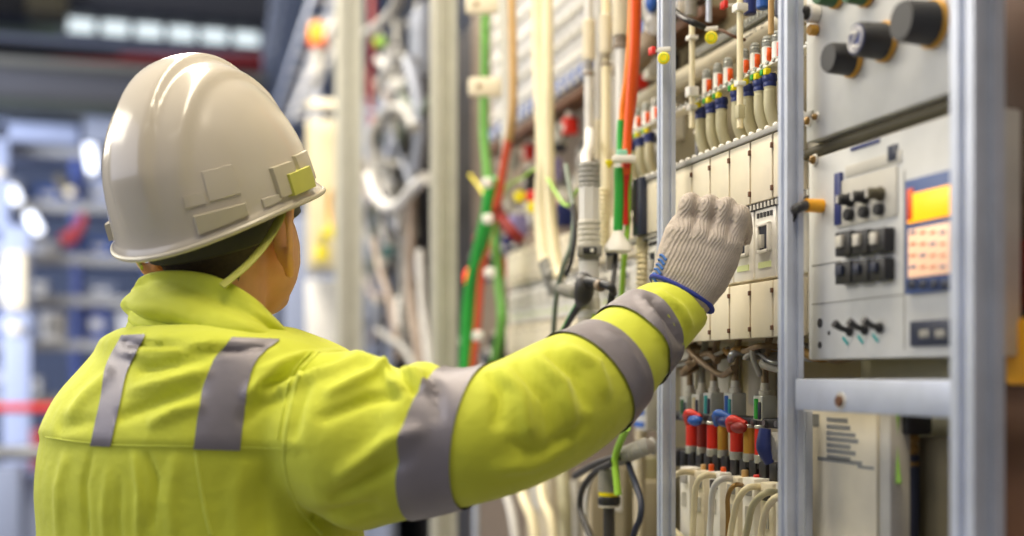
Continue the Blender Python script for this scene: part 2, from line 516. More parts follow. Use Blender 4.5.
def cast(px, py, lift=.0016):
    d = (P(px, py, 1) - CAM).normalized()
    h, n, i, t = JB.ray_cast(CAM, d)
    if h is None: return None
    if n.dot(d) > 0: n = -n
    return h + n * lift
def patch(left, right, nu=10, nv=36, lift=.0016):
    """strip of tape lying on the cloth, between two edge polylines in the picture"""
    Ls = smooth_path([V((x, y, 0)) for x, y in left], 10); Rs = smooth_path([V((x, y, 0)) for x, y in right], 10)
    g = []
    for i in range(nv):
        t = i / (nv - 1); a = Ls[round(t * (len(Ls) - 1))]; b = Rs[round(t * (len(Rs) - 1))]; row = []
        for j in range(nu):
            q = a.lerp(b, j / (nu - 1)); h = cast(q.x, q.y, lift)
            if h is None: h = row[-1] if row else (g[-1][j] if g else P(q.x, q.y, 1.3))
            row.append(h)
        g.append(row)
    return sheet(g)
def sheet(g, th=.0012):
    nv, nu = len(g), len(g[0]); mb = MB()
    mb.v = [p for r in g for p in r]
    mb.f = [[i * nu + j, i * nu + j + 1, (i + 1) * nu + j + 1, (i + 1) * nu + j] for i in range(nv - 1) for j in range(nu - 1)]
    return mb
def band(ea, eb, tan, nu=9, nv=96, lift=.0030, k=.95):
    """tape running all the way round the sleeve between two slanted rings"""
    A = arm_ring(*ea, tan, k); B = arm_ring(*eb, tan, k); g = []
    for i in range(nv):
        al = 2 * math.pi * i / (nv - 1); row = []
        for j in range(nu):
            s = j / (nu - 1)
            c = A[0].lerp(B[0], s); dr = (A[1].lerp(B[1], s) * math.cos(al) + A[2].lerp(B[2], s) * math.sin(al))
            h, n, _, _ = JB.ray_cast(c + dr * 2.2, -dr.normalized())
            if h is None: h = c + dr; n = dr.normalized()
            row.append(h + dr.normalized() * lift)
        g.append(row)
    return sheet(g)

# ---- head frame
PSI, ROLL, PITCH = math.radians(26), math.radians(3), math.radians(10)
PSH = math.radians(19)
Fh = CF * math.cos(PSI) + CR * math.sin(PSI); Rh = CR * math.cos(PSI) - CF * math.sin(PSI)
Fq = CF * math.cos(PSH) + CR * math.sin(PSH); Rq = CR * math.cos(PSH) - CF * math.sin(PSH)
HF = Fq * math.cos(PITCH) + UP * math.sin(PITCH); HU0 = UP * math.cos(PITCH) - Fq * math.sin(PITCH)
HR = Rq * math.cos(ROLL) + HU0 * math.sin(ROLL); HU = HU0 * math.cos(ROLL) - Rq * math.sin(ROLL)
HC = P(219, 208, 1.445)                               # middle of the helmet's rim plane
HM = Matrix((HF, HR, HU)).transposed()
HP = math.radians(21)
GF = Fh * math.cos(HP) + UP * math.sin(HP); GU0 = UP * math.cos(HP) - Fh * math.sin(HP)
GR = Rh * math.cos(ROLL) + GU0 * math.sin(ROLL); GU = GU0 * math.cos(ROLL) - Rh * math.sin(ROLL)
GM = Matrix((GF, GR, GU)).transposed()
def GL(x, y, z): return HC + GF * x + GR * y + GU * z
def HL(x, y, z): return HC + HF * x + HR * y + HU * z

# ---- body: head, neck, trunk, arms, hips and legs as one surface
FOOT = P(190, 375, 1.46); FOOT.z = 0
body = MB()
body.ball(HL(.0, 0, .03), 1, 28, (.098, .078, .10), HM)               # cranium
body.ball(HL(.035, 0, -.055), 1, 24, (.068, .075, .088), HM)          # face
body.ball(HL(.062, 0, -.115), 1, 18, (.034, .042, .026), HM)          # chin
body.ball(HL(.045, .042, -.062), 1, 16, (.04, .026, .036), HM); body.ball(HL(.045, -.042, -.062), 1, 16, (.04, .026, .036), HM)   # cheeks
body.tube([HL(.093, 0, -.018), HL(.108, 0, -.045), HL(.112, 0, -.058), HL(.095, 0, -.064)], [.008, .011, .014, .009], 12)   # nose
for s in (-1, 1):
    body.ball(HL(.088, s * .03, -.012), 1, 12, (.012, .02, .009), HM)  # brow
    body.ball(HL(.089, s * .03, -.026), 1, 12, (.011, .013, .010), HM) # eye
body.ball(HL(.095, 0, -.083), 1, 12, (.011, .024, .006), HM); body.ball(HL(.093, 0, -.093), 1, 12, (.011, .02, .007), HM)       # lips
NB = P(205, 345, 1.43)
body.tube([HL(-.02, 0, -.02), HL(-.02, 0, -.08), NB + UP * .01, NB - UP * .08], [.06, .058, .06, .075], 24)
mid = P(192, 450, 1.43); hip = P(192, 800, 1.43)
body.tube([P(205, 360, 1.43), P(200, 390, 1.43), mid, P(192, 620, 1.43), hip, hip - UP * .08], [.07, .115, .12, .115, .125, .10], 24)
body.tube([cent[1], cent[4], cent[7], cent[9], cent[11], P(684, 296, 1.43)], [.055, .052, .05, .042, .034, .03], 18)
body.tube([P(230, 400, 1.42), cent[0], cent[1]], [.06, .06, .055], 18)
body.tube([mid + UP * .04, LSH, LEL, LWR, LWR + V((.03, .05, .01))], [.06, .052, .045, .032, .03], 18)
for s in (-1, 1):
    hp = hip + CR * (.085 * s) - UP * .03
    body.tube([hp, V((hp.x, hp.y, .52)) + CF * .02, V((hp.x, hp.y, .10)), V((hp.x, hp.y, .06)) + CF * .06], [.085, .06, .042, .036], 18)
def ear_mesh(mb, s):
    # helix rim, lobe and concha
    c = lambda x, z, o: HL(-.004 + x * 1.1, s * (.074 + o * 1.45), -.043 + z * 1.3)
    mb.tube([c(.014, -.004, .006), c(.012, .02, .012), c(.0, .034, .018), c(-.016, .03, .022), c(-.024, .012, .024), c(-.02, -.012, .02), c(-.008, -.03, .012), c(.006, -.034, .006)], [.004, .005, .0055, .0055, .0055, .0055, .007, .006], 10, 8)
    mb.ball(c(-.004, -.002, .008), 1, 14, (.02, .010, .034), HM)
ear_mesh(body, 1); ear_mesh(body, -1)
bme = voxel(body, .0045, 3)
per = mesh_obj('person', bme, 'skin')
set_coords(bme, coords(bme) - np.array(FOOT)); per.location = FOOT
tag(per, 'worker in white hard hat and yellow high-visibility jacket reaching into the electrical cabinet', 'person')
def PW(mb, name, m, parent, label=None, **k): return mb.build(name, m, parent, label=label, **k)

# ---- hair: short, dark, below the shell
hm = MB(); rg = []
for zz, gx, t0 in ((.02, .004, 82), (-.02, .005, 92), (-.05, .006, 108), (-.075, .006, 128), (-.128, .002, 152)):
    q = []
    for k in range(31):
        t = math.radians(t0 + (300 - t0) * k / 30); x, y = math.cos(t), math.sin(t)
        sh = math.sqrt(max(.50, 1 - ((zz - .03) / .14) ** 2))
        q.append(HL(x * (.098 * sh + gx), y * (.079 * sh + gx), zz + (.018 * abs(y) ** 3 if zz < -.06 else 0)))
    rg.append(q)
hm.loft(rg, caps=False, closed=False)
hr = PW(hm, 'hair', 'hair', per, 'short dark hair')
sd = hr.modifiers.new('s', 'SOLIDIFY'); sd.thickness = .006; sd.offset = 1

# ---- jacket
jo = mesh_obj('jacket', jme, 'hivis', per, 'fluorescent yellow jacket')
fore = cent[-2] - cent[-5]; upa = cent[6] - cent[3]
for ea, eb, tn, lb in (
    (((446, 366), (412, 516), 1.272), ((486, 370), (467, 507), 1.262), upa, 'grey tape round the upper sleeve'),
    (((553, 336), (628, 424), 1.315), ((586, 322), (646, 398), 1.338), fore, 'grey tape round the forearm'),
    (((604, 309), (662, 378), 1.365), ((632, 291), (678, 358), 1.385), fore, 'grey tape near the cuff')):
    PW(band(ea, eb, tn), 'reflective_tape', 'retro', jo, lb)
PW(patch([(122, 336), (106, 368), (101, 400), (91, 446)], [(146, 335), (128, 372), (121, 402), (111, 446)]), 'reflective_tape', 'retro', jo, 'narrow grey tape over the left shoulder')
PW(patch([(232, 338), (212, 365), (201, 400), (194, 449)], [(280, 340), (256, 362), (246, 400), (240, 450)]), 'reflective_tape', 'retro', jo, 'wide grey tape over the right shoulder')
def seam(pl, r=.0017, lift=.0008):
    pts = [cast(q.x, q.y, lift) for q in smooth_path([V((x, y, 0)) for x, y in pl], 10)]
    pts = [p for p in pts if p is not None]
    ok = [pts[0]]
    for p in pts[1:]:
        if (p - ok[-1]).length < .03: ok.append(p)
    return MB().tube(ok, r, 8, 2)
PW(seam([(46, 437), (80, 442), (120, 445), (170, 446), (230, 447), (288, 449)], .0008, .0002), 'seam', 'hivis_seam', jo)
PW(seam([(196, 452), (200, 480), (205, 510), (211, 535)], .0034, -.0018), 'seam', 'hivis_seam', jo, 'pale vertical piping')
PW(seam([(318, 352), (300, 372), (291, 405), (284, 445), (286, 475), (300, 510), (322, 535)], .0030, -.0014), 'seam', 'hivis_seam', jo, 'pale armhole seam')
PW(seam([(310, 352), (293, 372), (284, 405), (278, 440)], .0010), 'seam', 'hivis_seam', jo)
PW(seam([(652, 296), (666, 312), (678, 332), (683, 350)], .0014), 'seam', 'hivis_seam', jo)
# collar: standing, turned, higher at the back
TOPR = [(133, 289, 1.475), (141, 277, 1.43), (158, 271, 1.39), (190, 271, 1.362), (220, 278, 1.348), (248, 294, 1.345), (272, 317, 1.36), (293, 340, 1.385),
        (296, 350, 1.43), (282, 342, 1.49), (250, 326, 1.53), (200, 308, 1.555), (155, 296, 1.54), (138, 290, 1.51)]
BOTR = [(132, 337, 1.478), (138, 341, 1.42), (155, 347, 1.375), (190, 352, 1.345), (225, 357, 1.33), (258, 358, 1.325), (282, 356, 1.345), (298, 352, 1.375),
        (300, 356, 1.43), (288, 356, 1.50), (250, 350, 1.545), (200, 345, 1.57), (150, 340, 1.555), (136, 337, 1.515)]
def closed_path(pts, n):
    q = [P(*p) for p in pts]; N = len(q); out = []
    for i in range(N):
        a, b, c, d = q[i - 1], q[i], q[(i + 1) % N], q[(i + 2) % N]
        for k in range(n):
            t = k / n
            out.append(.5 * ((2 * b) + (c - a) * t + (2 * a - 5 * b + 4 * c - d) * t * t + (3 * b - a - 3 * c + d) * t ** 3))
    return out
ct, cb = closed_path(TOPR, 8), closed_path(BOTR, 8); cm_ = sum(ct, V()) / len(ct)
rows = []
for i in range(29):
    s = i / 28; row = []
    for j, (a, b) in enumerate(zip(ct, cb)):
        p = b.lerp(a, s); rad = p - cm_; rad.z = 0; rad.normalize()
        u = j / len(ct) * 14
        bulge = .012 * math.sin(math.pi * min(1, s * 1.2)) - .006 * max(0, 1 - s * 4) + .0085 * math.sin(s * 9 + u * .9 + 1.2) * math.sin(math.pi * s) + .004 * math.sin(u * 2.3 - s * 6) * math.sin(math.pi * s)
        for s0, u0, s1, u1, am, wd in ((.52, .6, .06, 5.2, -.008, .05), (.38, .6, .0, 4.2, .006, .06), (.80, 1.2, .30, 6.2, .005, .09), (.30, .3, .10, 2.2, -.007, .05), (.95, .4, .62, 2.4, -.004, .06)):
            if u0 - .6 < u < u1 + .6: bulge += am * math.exp(-((s - s0 - (s1 - s0) * (u - u0) / (u1 - u0)) / wd) ** 2) * max(0, min(1, (u - u0 + .6), (u1 + .6 - u)))
        row.append(p + rad * bulge)
    rows.append(row)
cmb = MB().loft(rows, caps=False)
cl = PW(cmb, 'collar', 'hivis', jo); sd = cl.modifiers.new('s', 'SOLIDIFY'); sd.thickness = .005; sd.offset = 0
ss = cl.modifiers.new('u', 'SUBSURF'); ss.levels = 1; ss.render_levels = 1
PW(MB().tube([P(228, 352, 1.318), P(234, 338, 1.322), P(232, 328, 1.326), P(226, 324, 1.334)], [.004, .006, .006, .003], 10, 8), 'hanging_loop', 'hivis_seam', jo, 'small yellow tab at the collar')

# ---- hard hat
def shell_pt(a, t, off=0.0):
    """a azimuth from the front, t 0 at rim .. 1 at the apex"""
    x, y = math.cos(a), math.sin(a)
    ang = t * math.pi / 2; e = 2 / 2.06
    rho, zz = math.cos(ang) ** e, math.sin(ang) ** e
    lx = (.130 if x > 0 else .141)
    lx *= .97; X, Y, Z = x * rho * lx, y * rho * .117, zz * .168
    ay = abs(Y)
    k = min(1, t * 3.2)
    crest = .0080 / (1 + math.exp((ay - .026) / .0016)) + .0060 / (1 + math.exp((ay - .060) / .0018))
    crest *= min(1, max(0, (t - .04) / .22)) if x < 0 else min(1, max(0, (t - .15) / .3))
    o = off + crest
    n = V((X / .14 ** 2, Y / .121 ** 2, Z / .168 ** 2)).normalized()
    return V((X, Y, Z)) + n * o
NA, NT = 120, 44
sr = []
for i in range(NT + 1):
    t = min((i / NT) ** 1.0, .9985)
    sr.append([shell_pt(2 * math.pi * k / NA, t) for k in range(NA)])
def rimz(a): return -.012 * max(0, -math.cos(a)) ** 2 + .004 * math.sin(a) ** 2
for i in range(NT + 1):
    for k in range(NA):
        a = 2 * math.pi * k / NA; fz = (1 - i / NT) ** 2; sr[i][k].z += rimz(a) * fz
# turned-out lip with a peak at the front
lip = []
for dr, dz in ((.0, -.010), (.003, -.012), (.0045, -.010), (.0045, -.007), (.001, -.003)):
    row = []
    for k in range(NA):
        a = 2 * math.pi * k / NA; p = sr[0][k]; out = V((math.cos(a), math.sin(a), 0))
        pk = .007 * max(0, math.cos(a)) ** 3 * (1 if dr > 0 else 0)
        row.append(V((p.x, p.y, p.z)) + out * (dr + pk) + V((0, 0, dz - pk * .25)))
    lip.append(row)
inner = [[V((p.x * .955, p.y * .955, p.z * .97 - .004)) for p in sr[i]] for i in range(NT, -1, -4)]
hb = MB().loft(inner + lip + sr, caps=True)
hb.v = [HC + GM @ p for p in hb.v]
hh = PW(hb, 'hard_hat', 'helmet', per, 'white hard hat', angle=75)
def on_shell(az, z, off):
    """point of the shell at azimuth (deg, + to the wearer's right) and height"""
    a = math.radians(az); lo, hi = 0, 1
    for _ in range(30):
        m_ = (lo + hi) / 2
        if shell_pt(a, m_).z + rimz(a) * (1 - m_) ** 2 < z: lo = m_
        else: hi = m_
    p = shell_pt(a, lo, off); p.z += rimz(a) * (1 - lo) ** 2; return HC + GM @ p
def pad(a0, a1, z0, z1, th, n=10, m=6, shear=0.0):
    mb = MB(); g = []
    for lay in (0, 1):
        for i in range(m + 1):
            for j in range(n + 1):
                fx, fz = j / n, i / m
                ins = .06 if lay else 0
                fx_, fz_ = ins + fx * (1 - 2 * ins), ins + fz * (1 - 2 * ins)
                g.append(on_shell(a0 + (a1 - a0) * fx_, z0 + (z1 - z0) * fz_ + shear * fx_, th if lay else -.003))
    W = n + 1; L = (m + 1) * W; fs = []
    for i in range(m):
        for j in range(n): fs.append([L + i * W + j, L + i * W + j + 1, L + (i + 1) * W + j + 1, L + (i + 1) * W + j])
    bd = [j for j in range(W)] + [i * W + n for i in range(1, m + 1)] + [m * W + j for j in range(n - 1, -1, -1)] + [i * W for i in range(m - 1, 0, -1)]
    for a_, b_ in zip(bd, bd[1:] + bd[:1]): fs.append([a_, b_, b_ + L, a_ + L])
    mb.add(g, fs); return mb
for a0, a1, z0, z1, th, lb, mm in ((150, 121, -.016, .014, .0045, 'raised rectangular boss', 'helmet_pad'), (152, 140, .022, .036, .0018, None, 'helmet'), (140, 122, .022, .058, .0018, None, 'helmet'),
                               (104, 87, .004, .042, .0055, 'side accessory slot', 'helmet_pad'), (114, 101, -.010, .012, .003, None, 'helmet'), (84, 62, .008, .046, .004, None, 'helmet_pad'),
                               (-112, -138, -.014, .016, .006, 'boss on the left side', 'helmet_pad'), (-92, -100, .025, .06, .003, None, 'helmet')):
    PW(pad(a0, a1, z0, z1, th), 'boss', mm, hh, lb, angle=30)
PW(pad(97, 73, -.010, .030, .0085), 'strap_clip', 'strap', hh, 'yellow-green chin strap clip', angle=30)
# rim bead, suspension band, chin strap
bead = [HC + GM @ (lip[2][k] + V((0, 0, -.001))) for k in range(NA)]
PW(MB().tube(bead + bead[:1], .0034, 8, 1), 'rim_edge', 'helmet_pad', hh, 'cream rim edge')
hbd = MB().loft([[GL(math.cos(2 * math.pi * k / 48) * (.101 + o), math.sin(2 * math.pi * k / 48) * (.085 + o), zz - (.012 if math.cos(2 * math.pi * k / 48) < -.2 else 0)) for k in range(48)]
                 for o, zz in ((0, -.030), (.003, -.028), (.003, .006), (0, .008))], caps=False)
PW(hbd, 'headband', 'band_dark', hh, 'dark suspension band')
PW(MB().tube([GL(-.085, .075, -.006), GL(-.108, .045, -.018), GL(-.115, .0, -.022), GL(-.108, -.045, -.018), GL(-.085, -.075, -.006)], .008, 8, 8, flat=.5), 'nape_strap', 'helmet_pad', hh)
PW(MB().tube([P(300, 186, 1.41), P(288, 202, 1.395), P(271, 235, 1.372), P(250, 262, 1.35), P(222, 286, 1.338)], .0080, 10, 8, flat=.35), 'chin_strap', 'strap', hh, 'yellow-green chin strap behind the ear')
PW(MB().tube([HL(-.06, -.09, -.0), HL(-.075, -.08, -.03), HL(-.085, -.06, -.06)], .005, 10, 8, flat=.4), 'chin_strap', 'strap', hh, 'yellow-green strap on the left')

# ---- gloves
def palm_ring(l, r, dl, dr, th, n=24, tilt=0.0):
    a, b = P(*l, dl), P(*r, dr); c = (a + b) / 2; e = (b - a) / 2; nrm = e.cross(UP).normalized()
    if nrm.dot(CF) > 0: nrm = -nrm
    nrm = nrm * math.cos(tilt) + UP * math.sin(tilt)
    q = []
    for k in range(n):
        t = 2 * math.pi * k / n; cs, sn = math.cos(t), math.sin(t); ex = 2 / 2.6
        q.append(c + e * (abs(cs) ** ex * math.copysign(1, cs)) + nrm * th * (abs(sn) ** ex * math.copysign(1, sn)))
    return q
gm = MB().loft([palm_ring((656, 296), (700, 322), 1.425, 1.415, .024), palm_ring((652, 280), (711, 308), 1.425, 1.405, .026), palm_ring((655, 262), (726, 290), 1.425, 1.40, .026),
                palm_ring((660, 244), (738, 266), 1.425, 1.395, .025), palm_ring((666, 228), (743, 246), 1.425, 1.39, .023), palm_ring((674, 216), (744, 232), 1.425, 1.392, .019),
                palm_ring((682, 212), (742, 224), 1.425, 1.395, .012)])
XD = V((1, 0, 0))
fing = [((683, 230), (690, 203), 1.412, .0128), ((702, 232), (709, 205), 1.402, .0128), ((719, 236), (726, 207), 1.394, .0122), ((734, 243), (740, 214), 1.388, .0112)]
for (m_, p_, d, r) in fing:
    a, b = P(*m_, d + .004), P(*p_, d)
    k = r / .0128
    c = b + XD * .009 * k + CF * .018 - UP * .003; e = c + XD * .005 + CF * .012 - UP * .018 * k; g = e + CF * .004 - UP * .013
    gm.tube([a + (a - b) * .6, a, a.lerp(b, .55), b, c, e, g], [r * .9, r * 1.02, r * .98, r * 1.0, r * .94, r * .86, r * .6], 16, 6)
    gm.ball(a.lerp(b, -.05) - CF * .003, r * .98, 12)
th0 = P(672, 268, 1.425); gm.tube([th0, P(676, 250, 1.452), P(694, 238, 1.475), P(710, 232, 1.478), P(718, 230, 1.476)], [.016, .0155, .013, .012, .007], 16, 6)
gme = voxel(gm, .0022, 4, .5)
gco, gno = coords(gme), normals(gme); gpx, gpy, _ = proj(gco)
gfac = np.clip(-(gno * ((gco - np.array(CAM)) / np.linalg.norm(gco - np.array(CAM), axis=1)[:, None])).sum(1) * 1.5, 0, 1)
gd = np.zeros(len(gco))
def gcrease(pl, w, amp):
    global gd, pxs, pys, co
    pxs, pys, co = gpx, gpy, gco
    d, p = seg_dist(pl); gd += amp * .001 * np.exp(-(d / w) ** 2) * np.sqrt(np.clip(4 * p * (1 - p), 0, 1)) * gfac
for pl, wd, am in (([(697, 190), (697, 212), (690, 236)], 3.0, -4.6), ([(715, 194), (714, 214), (708, 240)], 3.0, -4.4), ([(732, 199), (732, 218), (726, 244)], 2.8, -3.6),
                   ([(664, 232), (690, 226), (730, 240)], 5, 1.6), ([(668, 246), (695, 242), (730, 254)], 5, -1.2), ([(655, 270), (690, 272), (720, 290)], 6, 1),
                   ([(735, 252), (728, 280), (710, 302)], 4, -1)):
    gcrease(pl, wd, am)
set_coords(gme, gco + gno * gd[:, None])
GB = bvh_of(gme)
go = mesh_obj('glove', gme, 'knit', per, 'grey-beige knitted glove on the right hand')
hem = [((657, 291), (702, 318), 1.424, 1.412)]
q0 = palm_ring((652, 279), (712, 309), 1.425, 1.408, .0285, 40, math.radians(14))
PW(MB().tube(q0 + q0[:1], .0030, 10, 2), 'hem', 'knit_blue', go, 'blue elastic hem')
for i in range(7):
    x, y = 649.5 + i * 1.7, 283 - i * 4.6
    pts = [P(x + j * 1.6 + .6, y + j * .9 - 1.2 * math.sin(j * 1.3), 1.3) for j in range(5)]
    pp = []
    for p in pts:
        h, n, _, _ = GB.ray_cast(CAM, (p - CAM).normalized())
        if h is not None: pp.append(h + n * .0006)
    if len(pp) > 1: PW(MB().tube(pp, .0016, 6, 2), 'printed_mark', 'print_blue', go)
# left hand, out of sight in front of the worker
lw = LWR + V((.02, .03, .005)); ld = (LWR - LEL).normalized(); lu = V((0, 0, 1)); ls = ld.cross(lu).normalized()
lg = MB().tube([lw - ld * .03, lw, lw + ld * .05, lw + ld * .085], [.032, .034, .036, .03], 18)
for k in range(4):
    b = lw + ld * .08 + ls * (-.027 + .018 * k); L = (.066, .075, .07, .055)[k]
    lg.tube([b, b + ld * L * .45 - lu * .004, b + ld * L * .75 - lu * .018, b + ld * L * .8 - lu * .036], [.011, .0105, .0098, .007], 12)
b = lw + ld * .03 + lu * .02 - ls * .02
lg.tube([b, b + ld * .03 - ls * .022 + lu * .008, b + ld * .055 - ls * .03 + lu * .004], [.014, .012, .008], 12)
mesh_obj('glove', voxel(lg, .003, 3), 'knit', per, 'knitted glove on the left hand')
# ---- trousers and boots
tm = MB(); hz = hip.z
tm.tube([hip + UP * .10, hip + UP * .02, hip - UP * .06], [.14, .15, .14], 28)
for s in (-1, 1):
    hp = hip + CR * (.088 * s) - UP * .03
    tm.tube([hp + UP * .04, hp - UP * .1, V((hp.x, hp.y, .52)) + CF * .02, V((hp.x, hp.y, .30)), V((hp.x, hp.y, .12))], [.10, .102, .082, .075, .072], 24)
mesh_obj('trousers', voxel(tm, .009, 5), 'trouser', per, 'navy work trousers')
for s in (-1, 1):
    hp = hip + CR * (.088 * s); b0 = V((hp.x, hp.y, 0))
    bm_ = MB()
    rg = []
    for y, hw, ht in ((-.075, .028, .05), (-.06, .038, .07), (-.02, .042, .09), (.04, .042, .085), (.10, .046, .07), (.15, .046, .058), (.185, .038, .045), (.20, .02, .03)):
        q = []
        for k in range(20):
            t = 2 * math.pi * k / 20; q.append(b0 + CF * y + CR * (hw * math.cos(t)) + UP * max(.004, ht * .5 + ht * .5 * math.sin(t) * 1.05))
        rg.append(q)
    bm_.loft(rg); bm_.tube([b0 + UP * .05, b0 + UP * .16, b0 + UP * .2], [.05, .055, .055], 20)
    mesh_obj('boot', voxel(bm_, .006, 4), 'boot', per)
# ================================================================ the electrical cabinets on the right
XF, XP = .66, .70
ORD = ['first', 'second', 'third', 'fourth', 'fifth', 'sixth', 'seventh', 'eighth', 'ninth', 'tenth', 'eleventh', 'twelfth']
def Yof(px, X): return PX(px, 375, X).y
def zof(px, py, X): return PX(px, py, X).z

def post(label, px, w, X=XF, z0=0, z1=2.7, m='alu', d=None):
    y1 = Yof(px, X); d = d or w; g = w * .16; h = w / 2; mb = MB()
    s = [(-h, -h), (-g, -h), (-g, -h + g * 1.2), (g, -h + g * 1.2), (g, -h), (h, -h), (h, -g), (h - g * 1.2, -g), (h - g * 1.2, g), (h, g), (h, h), (g, h), (g, h - g * 1.2), (-g, h - g * 1.2), (-g, h),
         (-h, h), (-h, g), (-h + g * 1.2, g), (-h + g * 1.2, -g), (-h, -g)]
    c = V((X + d / 2, y1 - h, 0))
    mb.loft([[V((c.x + a * d / w, c.y + b, z)) for a, b in s] for z in (z0, z1)])
    o = mb.build('frame_post', m, org=V((c.x, c.y, z0)), angle=30)
    return tag(o, label, 'frame post')
post('nearest wide aluminium frame post at the right of the control panels', 950, .031)
post('slim aluminium post between the control panels and the white module covers', 778, .020)
post('thin double-edged aluminium post left of the orange-banded relays', 657, .019)
post('pale frame post right of the cabinet full of tangled grey hoses', 430, .055, m='alu_warm', z1=3.8)
post('broad grey frame post beside the worker\'s face, left of the tangled hoses', 335, .09, m='alu_warm', z1=3.8)

# ---------------------------------------------------------------- bay with the control panels
yR, yL = Yof(975, XP), Yof(806, XP)
def slab(name, m, label, cat, X0, X1, pxl, pxr, pyt, pyb, pref, bev=.002):
    a, b = Yof(pxl, X0), Yof(pxr, X0); zt, zb = zof(pref, pyt, X0), zof(pref, pyb, X0)
    c = V(((X0 + X1) / 2, (a + b) / 2, (zt + zb) / 2))
    t = thing(name, label, cat, (X0, c.y, zb))
    MB().box(c, (X1 - X0, a - b, zt - zb), bev=bev).build('body', m, t)
    return t
def facebox(t, name, m, pxl, pxr, pyt, pyb, X=XP, th=.003, label=None, bev=.0008, parent=None, out=None):
    """part sitting on the aisle face of a panel: spans given in the picture at its own middle column"""
    pm = (pxl + pxr) / 2
    a, b = Yof(pxl, X), Yof(pxr, X); zt, zb = zof(pm, pyt, X), zof(pm, pyb, X)
    o = out if out is not None else 0
    return MB().box((X - th / 2 - o + .0005, (a + b) / 2, (zt + zb) / 2), (th + .001, a - b, zt - zb), bev=bev).build(name, m, parent or t, label=label)
XM = V((-1, 0, 0))
up = slab('potentiometer_unit', 'panel', 'pale upper panel carrying the large black knobs', 'control panel', XP, XP + .02, 806, 975, -60, 143, 806)
for i, (px, py, r, L) in enumerate(((854, 60, .0165, .026), (887, 42, .018, .03), (935, 24, .0205, .032), (838, -6, .014, .02), (868, -8, .014, .02))):
    p = PX(px, py, XP)
    m = 'black' if i < 3 else 'green_dark'
    lb = ['lowest black knob', 'black knob with a pale blue emblem', 'black knob nearest the wide post', 'dark green knob cut off by the top edge', 'dark green knob cut off by the top edge'][i]
    k = MB().lathe(p + XM * .005, XM, [(0, r * 1.02), (.004, r), (L - .003, r * .94), (L, r * .86)], 24).build('rotary_knob', m, up, label=lb)
    MB().cyl(p, p + XM * .006, r * 1.12, 24, .001).build('collar', 'gold', k, label='brass collar')
    if i == 1:
        f = p + XM * (L + .0052)
        MB().lathe(f, XM, [(0, r * .8), (.0006, r * .8)], 24).build('face', 'blue_dark', k, label='dark blue face')
        MB().torus(f + XM * .001, XM, r * .66, .0011, 24, 6).build('emblem_ring', 'hose_white', k)
        MB().tube([f + V((-.001, .006, .007)), f + V((-.001, -.004, .007)), f + V((-.001, .004, -.001)), f + V((-.001, .004, -.007)), f + V((-.001, -.005, -.007))], .0014, 6, 4).build('emblem', 'white', k, label='pale emblem on the knob face')
def screw(px, py, X, par, r=.0045, m='brass'):
    p = PX(px, py, X)
    t = MB().lathe(p + XM * .001, XM, [(0, r), (.003, r), (.0045, r * .7), (.005, r * .2)], 16).build('screw', m, par, label='brass screw')
    MB().cyl(p, p + XM * .0015, r * 1.5, 16, .0004).build('washer', 'white', t, label='pale washer')
screw(809, 121, XP, up); screw(817, 117, XP, up, .0035)
p = PX(817, 14, XP); t = MB().cyl(p, p + XM * .012, .010, 20, .001).build('push_button', 'white', up, label='white and black push button')
MB().cyl(p + XM * .011, p + XM * .022, .0075, 20, .002).build('plunger', 'black', t)
MB().cyl(p + UP * -.018, p + UP * -.018 + XM * .01, .006, 16, .001).build('stud', 'gold', up, label='brass stud')
# dark olive bar painted in for the shadow between the two panels
a, b = Yof(798, XP + .01), Yof(975, XP + .01); z = zof(806, 151, XP)
o = MB().tube([V((XP + .012, a, z)), V((XP + .012, b, z))], .0062, 14).build('gap_shadow_bar', 'olive_dark', org=V((XP + .012, a, z)))
tag(o, 'dark olive bar standing in for the shadow in the gap between the two control panels', 'bar')
lo = slab('control_unit', 'panel', 'pale control panel with lit display, black switches and toggles', 'control panel', XP, XP + .05, 808, 975, 160, 360, 808, .003)
screw(815, 160, XP, lo)
# display
dsp = facebox(lo, 'display', 'slate_blue', 910, 959, 175, 292, th=.006, label='blue display frame')
M['lit_amber'] = mat('lit_amber', (255, 170, 20), .4, emit=(255, 168, 10), estr=1.15)
M['lit_warm'] = mat('lit_warm', (250, 205, 170), .4, emit=(255, 205, 165), estr=.3)
facebox(lo, 'lit_field', 'lit_amber', 913, 956, 190, 220, th=.001, out=.006, parent=dsp, label='glowing amber field')
facebox(lo, 'lit_field', 'lit_warm', 914, 956, 226, 276, th=.001, out=.006, parent=dsp, label='warm lit text area')
for i in range(4):
    for j in range(4):
        x0 = 916 + j * 10; y0 = 231 + i * 11.5
        facebox(lo, 'text_row', 'peach' if (i + j) % 3 else 'slate_blue', x0, x0 + 6.5, y0, y0 + 3.0, th=.0006, out=.007, parent=dsp)
for j in range(4): facebox(lo, 'key', 'navy', 914 + j * 11, 922 + j * 11, 280, 289, th=.002, out=.006, parent=dsp, label='dark blue key')
facebox(lo, 'lit_field', 'orange', 913, 919, 189, 221, th=.0013, out=.006, parent=dsp, label='orange edge of the lit field')
